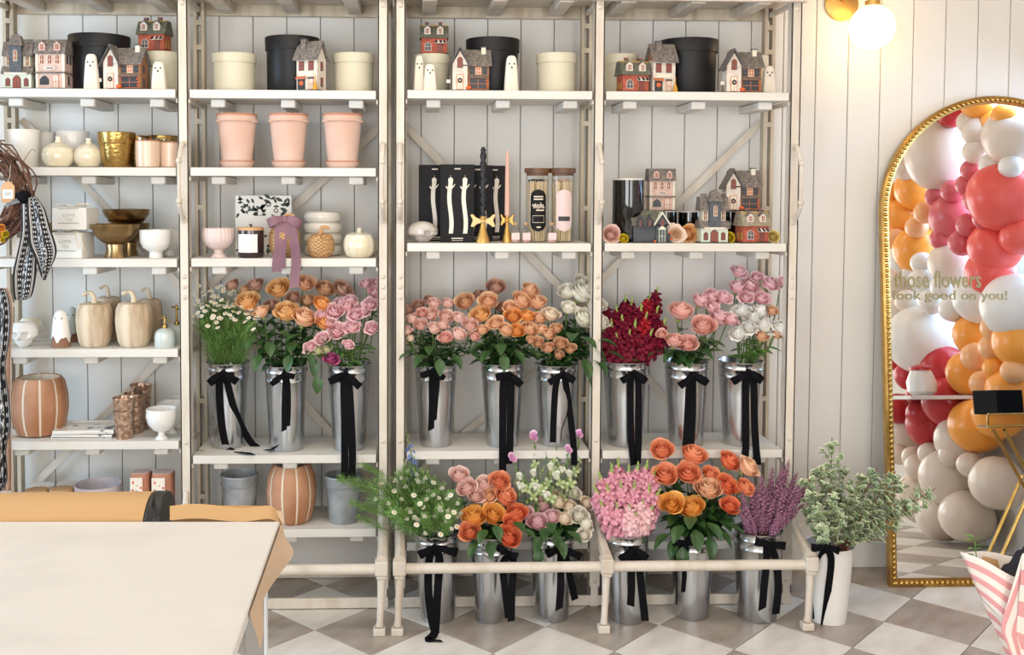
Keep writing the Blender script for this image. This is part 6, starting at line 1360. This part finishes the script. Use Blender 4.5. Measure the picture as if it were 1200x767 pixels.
# ------------------------------------------------------------------ work table, paper roll, draped sheet
TZ = .92; cn = flr(328, 610.5, TZ); cl = flr(0, 610.5, TZ); ce = flr(272, 767, TZ)
dx = (ce-cn); dxn = dx.normalized(); back = (cl-cn).normalized()
tb = thing('work_table', 'white quartz topped work table in the left foreground', 'table', (cn.x, cn.y, 0))
A_ = Vector((0, 0, 0)); B_ = back*2.1; C_ = B_+dxn*1.15; D_ = dxn*1.15
def slab(pts, z0, z1): n = len(pts); return MB().add([(p.x, p.y, z0) for p in pts]+[(p.x, p.y, z1) for p in pts], [tuple(range(n-1, -1, -1)), tuple(range(n, 2*n))]+[(i, (i+1) % n, n+(i+1) % n, n+i) for i in range(n)])
slab([A_, B_, C_, D_], TZ-.022, TZ).build('table_top', 'quartz', tb, bevel=.003)
slab([A_+Vector((-.03, -.03, 0)), B_+Vector((.05, -.03, 0)), C_+Vector((.05, .03, 0)), D_+Vector((-.03, .03, 0))], TZ-.09, TZ-.024).build('apron', 'leg', tb)
for p in (Vector((-.035, -.10, 0)), B_+Vector((.1, -.1, 0)), C_+Vector((.1, .1, 0)), D_+Vector((-.035, .1, 0))): MB().box(p.x-.022, p.x+.018, p.y-.022, p.y+.022, 0, TZ-.025).build('leg', 'leg', tb, bevel=.002)
MB().box(-.017, -.012, -.123, -.10, 0, TZ-.095).build('leg_highlight_strip', 'leghighlight', tb)  # pale strip painted in as the highlight down the leg
ry = cn.y+.1; rt_ = at(90, 578, ry); rr_ = .095
roll = thing('paper_roll', 'wide roll of kraft paper along the back of the work table', 'paper roll', (0, ry, rt_.z-rr_))
xe = at(184, 590, ry).x
q = MB(); q.lathe([(rr_, 0), (rr_, 1.6)], 48); q.v = [(xe-.012-c, a*math.cos(.0)+0*b, b) for a, b, c in q.v]; q.build('roll', 'kraft', roll)
# dark cutter bracket at the roll's end with a lever and blue cable
q = MB(); prof = [(rr_*1.02*math.cos(a), rr_*1.02*math.sin(a)) for a in [PI*i/16 for i in range(17)]]+[(-rr_*1.02, -.12), (rr_*1.02, -.12)]
br = thing('roll_cutter', 'dark steel cutter bracket at the end of the paper roll', 'paper cutter', (xe, ry, rt_.z-rr_)); q.prismx([(a, b) for a, b in prof], -.010, .022).build('bracket', 'darksteel', br, bevel=.004)
MB().tube([(.004, -.05, .08), (.008, -.06, .10), (.01, -.062, .112)], .004, 8).build('lever', 'darksteel', br); MB().sphere((.02, -.075, .055), .012, seg=12, rings=8).build('knob', 'darksteel', br)
MB().tube([(.012, -.103, .06), (.006, -.106, 0), (.004, -.106, -.08)], .003, 6).build('cable', 'blue', br)
# kraft sheet pulled off the roll, over the far edge and down the side of the table
YS = cn.y+.05
s0 = [at(x_, y_, YS) for x_, y_ in ((199, 592.5), (240, 592), (280, 592), (312, 593), (324, 598), (332, 612), (341, 638))]
s1 = [Vector((at(x_, 600, cn.y+.006).x, cn.y+.006, TZ+.002)) for x_ in (199, 240, 280, 316)]+[at(329, 620, cn.y+.01), at(331, 632, cn.y-.05), at(327, 655, cn.y-.1)]
s2 = [p+Vector((0, 0, -.05)) for p in s1[:4]]+[at(325, 650, cn.y-.05), at(320, 665, cn.y-.12), at(312, 682, cn.y-.2)]
shp = thing('kraft_sheet', 'kraft paper sheet draped over the far corner of the work table', 'paper', (cn.x, cn.y, TZ))
def shrow(L): return catmull([p-shp.location for p in L], 4)
# a folded skirt beyond the right edge: top line follows the edge, bottom line ragged
top = [at(322, 597, YS), at(330, 612, cn.y+.03)]+[Vector((0, 0, 0))+cn+dxn*d_+Vector((.004, 0, -.002)) for d_ in (.03, .14, .26, .38, .48)]
bot = [at(326, 600, YS+.01), at(335, 620, cn.y+.03), at(343, 641, cn.y+.02), at(330, 664, cn.y-.04), at(320, 692, cn.y-.12), at(307, 714, cn.y-.24), at(300, 762, cn.y-.34)]
tp, bt = catmull([p-shp.location for p in top], 4), catmull([p-shp.location for p in bot], 4)
q = MB(); n = len(tp); q.grid(lambda u, v: tp[round(u*(n-1))].lerp(bt[round(u*(n-1))], v)+Vector((.010*math.sin(u*13+v*2)*v, .006*math.cos(u*11)*v, 0)), n-1, 6); q.build('hanging_flap', 'kraftd', shp, sharp=0)
r0 = shrow(s0[:5]); r1 = shrow(s1[:5]); q = MB(); n = len(r0)
q.grid(lambda u, v: r0[round(u*(n-1))].lerp(r1[round(u*(n-1))], v)+Vector((0, 0, .004*math.sin(u*9))), n-1, 4)
q.grid(lambda u, v: r0[round(u*(n-1))]+Vector((0, .012*math.sin(v*PI)+.03*v, -.12*v)), n-1, 4); q.build('sheet', 'kraft', shp, sharp=0)

# ------------------------------------------------------------------ wreath, tag and scarves at the left
wc = at(-22, 225, -.1); wr_ = thing('twig_wreath', 'brown grapevine wreath hanging at the far left of the rack', 'wreath', wc)
rw = 46*mpp(-.1); q = MB(); rr = random.Random(33)
for k in range(150):
    a0 = rr.uniform(0, 2*PI); span = rr.uniform(1.2, 2.8); rad = rw+rr.gauss(0, .022); z_ = rr.gauss(0, .016); ph = rr.uniform(0, 6); am = rr.uniform(.004, .012)
    q.tube([((rad+am*math.sin(ph+i*1.3))*math.cos(a0+span*i/12), z_+am*math.cos(ph+i*1.7), (rad+am*math.sin(ph+i*1.3))*math.sin(a0+span*i/12)) for i in range(13)], rr.uniform(.002, .0042), 5)
q.build('twigs', 'twig', wr_, stuff=True)
q = MB()
for k in range(22):
    a = rr.uniform(-.9, 1.3); p = Vector(((rw+.02)*math.cos(a), -.01, (rw+.02)*math.sin(a))); d = Vector((math.cos(a+rr.uniform(-.8, .8)), rr.uniform(-.4, .2), math.sin(a+rr.uniform(-.8, .8))))*rr.uniform(.02, .05); q.tube([p, p+d*.6+Vector((0, 0, .004)), p+d], [.0012, .001, .0006], 4)
q.tube(catmull([(rw*.98, -.02, .07), (rw+.02, -.02, .12), (rw+.045, -.02, .155), (rw+.06, -.02, .15)], 4), .0012, 4)
q.build('loose_twigs', 'twig', wr_, stuff=True)
for k, (px, py, r_) in enumerate(((1, 267, 6), (6, 274, 5), (-3, 276, 5), (3, 281, 3.5))):
    place('yellow_flower', headmesh('button', 'yel' if k % 2 else 'golden', RNG), wr_, at(px, py, -.16)-wc, Vector((.1, -1, .2)).to_track_quat('Z', 'Y'), r_*mpp(-.15))
tg = at(9.5, 225, -.17); tt_ = thing('price_tag', 'kraft price tag with white barcode label on the wreath', 'tag', tg); sx, sz = 7.5*mpp(-.17), 12*mpp(-.17)
MB().prism([(-sx, -sz), (sx, -sz), (sx, sz*.55), (sx*.5, sz), (-sx*.5, sz), (-sx, sz*.55)], -.001, .001).build('card', 'palewood', tt_)
lb_ = MB().box(-sx*.78, sx*.75, -.0018, -.001, -sz*.62, sz*.25).build('barcode_label', 'paper', tt_)
q = MB(); x_ = -sx*.45
while x_ < sx*.45: w__ = rr.choice((.0008, .0016)); q.box(x_, x_+w__, -.0024, -.0018, -sz*.35, sz*.02); x_ += w__+rr.choice((.0008, .0014))
q.build('barcode', 'lightink', lb_, stuff=True); MB().tube([(0, 0, sz*.85), (.004, .01, sz*1.6), (-.002, .03, sz*2.6)], .0008, 4).build('string', 'ghostw', tt_)
def cloth(parent, rows, name, m, amp=.01, waves=3, nv=None, uv=(1, 1), ph=0):
    # rows: list of (left pixel, right pixel, y, depth)
    cs = [catmull([at(r[0], r[2]+r[4] if len(r) > 4 else r[2], r[3]) for r in rows], 5), catmull([at(r[1], r[2], r[3]) for r in rows], 5)]; n = len(cs[0]); o = parent.location
    def fn(u, v):
        j = round(v*(n-1)); p = cs[0][j].lerp(cs[1][j], u)-o; f = math.sin(PI*u)**.3 if 0 < u < 1 else 0
        return p+Vector((.003*math.sin(9*v+ph), -amp*math.sin(u*waves*2*PI+ph+2*v)*(.3+.7*v), 0))
    q = MB(); q.grid(fn, 20, n-1, uv=True); ob = q.build(name, m, parent, sharp=0); s_ = ob.modifiers.new('thick', 'SOLIDIFY'); s_.thickness = .0012; return ob
sc1 = thing('bandana_scarf', 'black and white patterned bandana knotted on the wreath', 'scarf', at(28, 232, -.18))
cloth(sc1, [(25, 44, 232, -.19), (24, 52, 250, -.20), (25, 48, 275, -.205), (21, 44, 300, -.205), (16, 42, 322, -.2), (16, 36, 345, -.2), (18, 30, 351, -.2)], 'long_tail', 'bandana', .010, 1.5)
cloth(sc1, [(32, 40, 230, -.205), (32, 52, 245, -.215), (34, 59, 265, -.22), (34, 65, 285, -.22), (38, 65, 298, -.22), (44, 60, 312, -.22), (50, 54, 328, -.22)], 'short_tail', 'bandana', .010, 1.5, ph=1.5)
q = MB(); k0_ = at(28, 230, -.2)-sc1.location
q.sphere(k0_, .022, seg=14, rings=10, sc=(1.2, .8, 1)); q.build('scarf_knot', 'velvet', sc1)
cloth(sc1, [(4, 8, 238, -.18, 4), (14, 16, 234, -.19, 6), (24, 27, 229, -.2, 8)], 'wrap', 'bandana', .003, 1)
cloth(sc1, [(16, 16.5, 226, -.16, 12), (24, 25, 226, -.19, 12), (34, 35, 226, -.2, 14)], 'knot_band', 'velvet', .003, 1)
sc2 = thing('hanging_scarf', 'black patterned scarf hanging at the far left by the skull pots', 'scarf', at(4, 345, -.1))
cloth(sc2, [(-8, 6, 338, -.12), (-8, 10, 352, -.13), (-8, 12, 375, -.13), (-8, 11, 400, -.13), (-8, 8, 430, -.12), (-8, 13, 470, -.13), (-8, 14, 500, -.13), (-8, 8, 525, -.12), (-8, 9, 560, -.12), (-8, 2, 575, -.12)], 'cloth', 'bandana', .012, 2)
sc3 = thing('linen_scarf', 'beige linen scarf hanging behind the black patterned one', 'scarf', at(10, 335, -.05))
cloth(sc3, [(-2, 10, 337, -.07), (-2, 14, 350, -.07), (2, 16, 375, -.06), (2, 15, 410, -.06), (0, 14, 470, -.06), (2, 14, 530, -.06), (3, 15, 575, -.06)], 'cloth', 'linen', .008, 2)

# ------------------------------------------------------------------ striped paper wrap in the right foreground
YW = -1.25; wp0 = at(1196, 790, YW)
wrp = thing('wrapped_bouquet', 'bouquet wrapped in pink striped paper at the lower right corner', 'bouquet', wp0)
M['stripes'] = mat('pink_striped_paper', '#e6dfd8', .6); t = NT(M['stripes']); uvn = t.new('ShaderNodeUVMap'); sp = t.new('ShaderNodeSeparateXYZ'); t.link(uvn.outputs[0], sp.inputs[0])
mu = t.new('ShaderNodeMath', operation='MULTIPLY'); mu.inputs[1].default_value = 3.5; t.link(sp.outputs[1], mu.inputs[0]); fr_ = t.new('ShaderNodeMath', operation='FRACT'); t.link(mu.outputs[0], fr_.inputs[0])
rmp = t.ramp(fr_.outputs[0], [(0, '#e6ded6'), (.52, '#dc9c9c')]); t.n[-1].color_ramp.interpolation = 'CONSTANT'; t.link(rmp, t.b.inputs['Base Color'])
def flap(c4, name, bulge=.03, dirn=1):
    a, b, c, d = [p-wp0 for p in c4]      # a top-left, b top-right, c bottom-right, d bottom-left; v runs a->d
    q = MB(); q.grid(lambda u, v: a.lerp(b, u).lerp(d.lerp(c, u), v)+Vector((0, -bulge*math.sin(PI*u), .006*math.sin(5*u)*(1-v))), 12, 14, uv=True); o = q.build(name, 'stripes', wrp, sharp=0); s_ = o.modifiers.new('thick', 'SOLIDIFY'); s_.thickness = .0008
flap([at(1125, 646, YW), at(1192, 674, YW-.05), at(1186, 740, YW-.05), at(1150, 702, YW)], 'paper_fold', .02)
flap([at(1150, 702, YW), at(1186, 740, YW-.05), at(1196, 782, YW), at(1184, 776, YW)], 'paper_fold', .01)
flap([at(1198, 648, YW-.09), at(1225, 655, YW-.06), at(1222, 790, YW-.03), at(1188, 774, YW-.05)], 'paper_fold', .01)
q = MB(); pl = [at(x_, y_, YW-.08)-wp0 for x_, y_ in ((1197, 650), (1228, 662), (1226, 800), (1192, 785), (1170, 735))]
def wv(u, v):
    l = at(1197, 650, YW-.085).lerp(at(1172, 735, YW-.07), min(1, v*1.3)).lerp(at(1190, 780, YW-.06), max(0, v*1.3-1)/.3*1.0 if v*1.3 > 1 else 0); r = at(1230, 650, YW-.05).lerp(at(1226, 790, YW-.04), v); return l.lerp(r, u)-wp0
q = MB()
vs = []; us = []
for j in range(15):
    for i in range(9):
        p = wv(i/8, j/14); vs.append(p); us.append((i/8, (i/8*1.1+(j/14)*.25)))
q.add(vs, [(j*9+i, j*9+i+1, j*9+i+10, j*9+i+9) for j in range(14) for i in range(8)], uvs=us); o = q.build('paper_front', 'stripes', wrp, sharp=0); s_ = o.modifiers.new('thick', 'SOLIDIFY'); s_.thickness = .0008
flap([at(1127, 648, YW+.1), at(1215, 655, YW+.1), at(1210, 770, YW+.05), at(1186, 765, YW+.03)], 'paper_back', -.02)
# what the wrap holds
es = thing('eucalyptus_sprig', 'small pale green sprig standing up from the striped wrap', 'sprig', at(1146, 672, YW+.04))
e0 = es.location; MB().tube([Vector((0, 0, 0)), at(1144, 650, YW+.04)-e0, at(1142, 632, YW+.04)-e0], .0016, 5).build('stem', 'leafm', es)
for px, py, yw in ((1130, 630, 1.6), (1138, 627, 1.0), (1150, 629, -1.6), (1134, 640, 1.8), (1152, 641, -1.4), (1136, 648, 1.5), (1147, 636, -1.9), (1152, 656, -1.5), (1136, 660, 1.6)):
    place('leaf', LEAF['mid'], es, at(1143, py+3, YW+.04)-e0, Euler((.2, -.2, yw)), .028)
kc = MB().prism([(-.03, 0), (.035, -.02), (.02, .03), (-.02, .04)], -.002, .002).build('kraft_card', 'kraft', loc=at(1160, 668, YW+.03)); tag(kc, 'small kraft card tucked in the striped wrap', 'card'); 
q = MB(); dk = thing('dark_cloth', 'dark cloth inside the striped wrap, at the right edge', 'cloth', at(1195, 680, YW+.02)); d0 = dk.location
a, b, c, d = [p-d0 for p in (at(1172, 668, YW+.05), at(1205, 632, YW+.05), at(1225, 690, YW-.02), at(1190, 682, YW-.02))]
MB().grid(lambda u, v: a.lerp(b, u).lerp(d.lerp(c, u), v)+Vector((0, -.025*math.sin(PI*v)*math.sin(PI*u), .006*math.sin(14*u))), 14, 8).build('cloth', 'navy', dk, sharp=0)
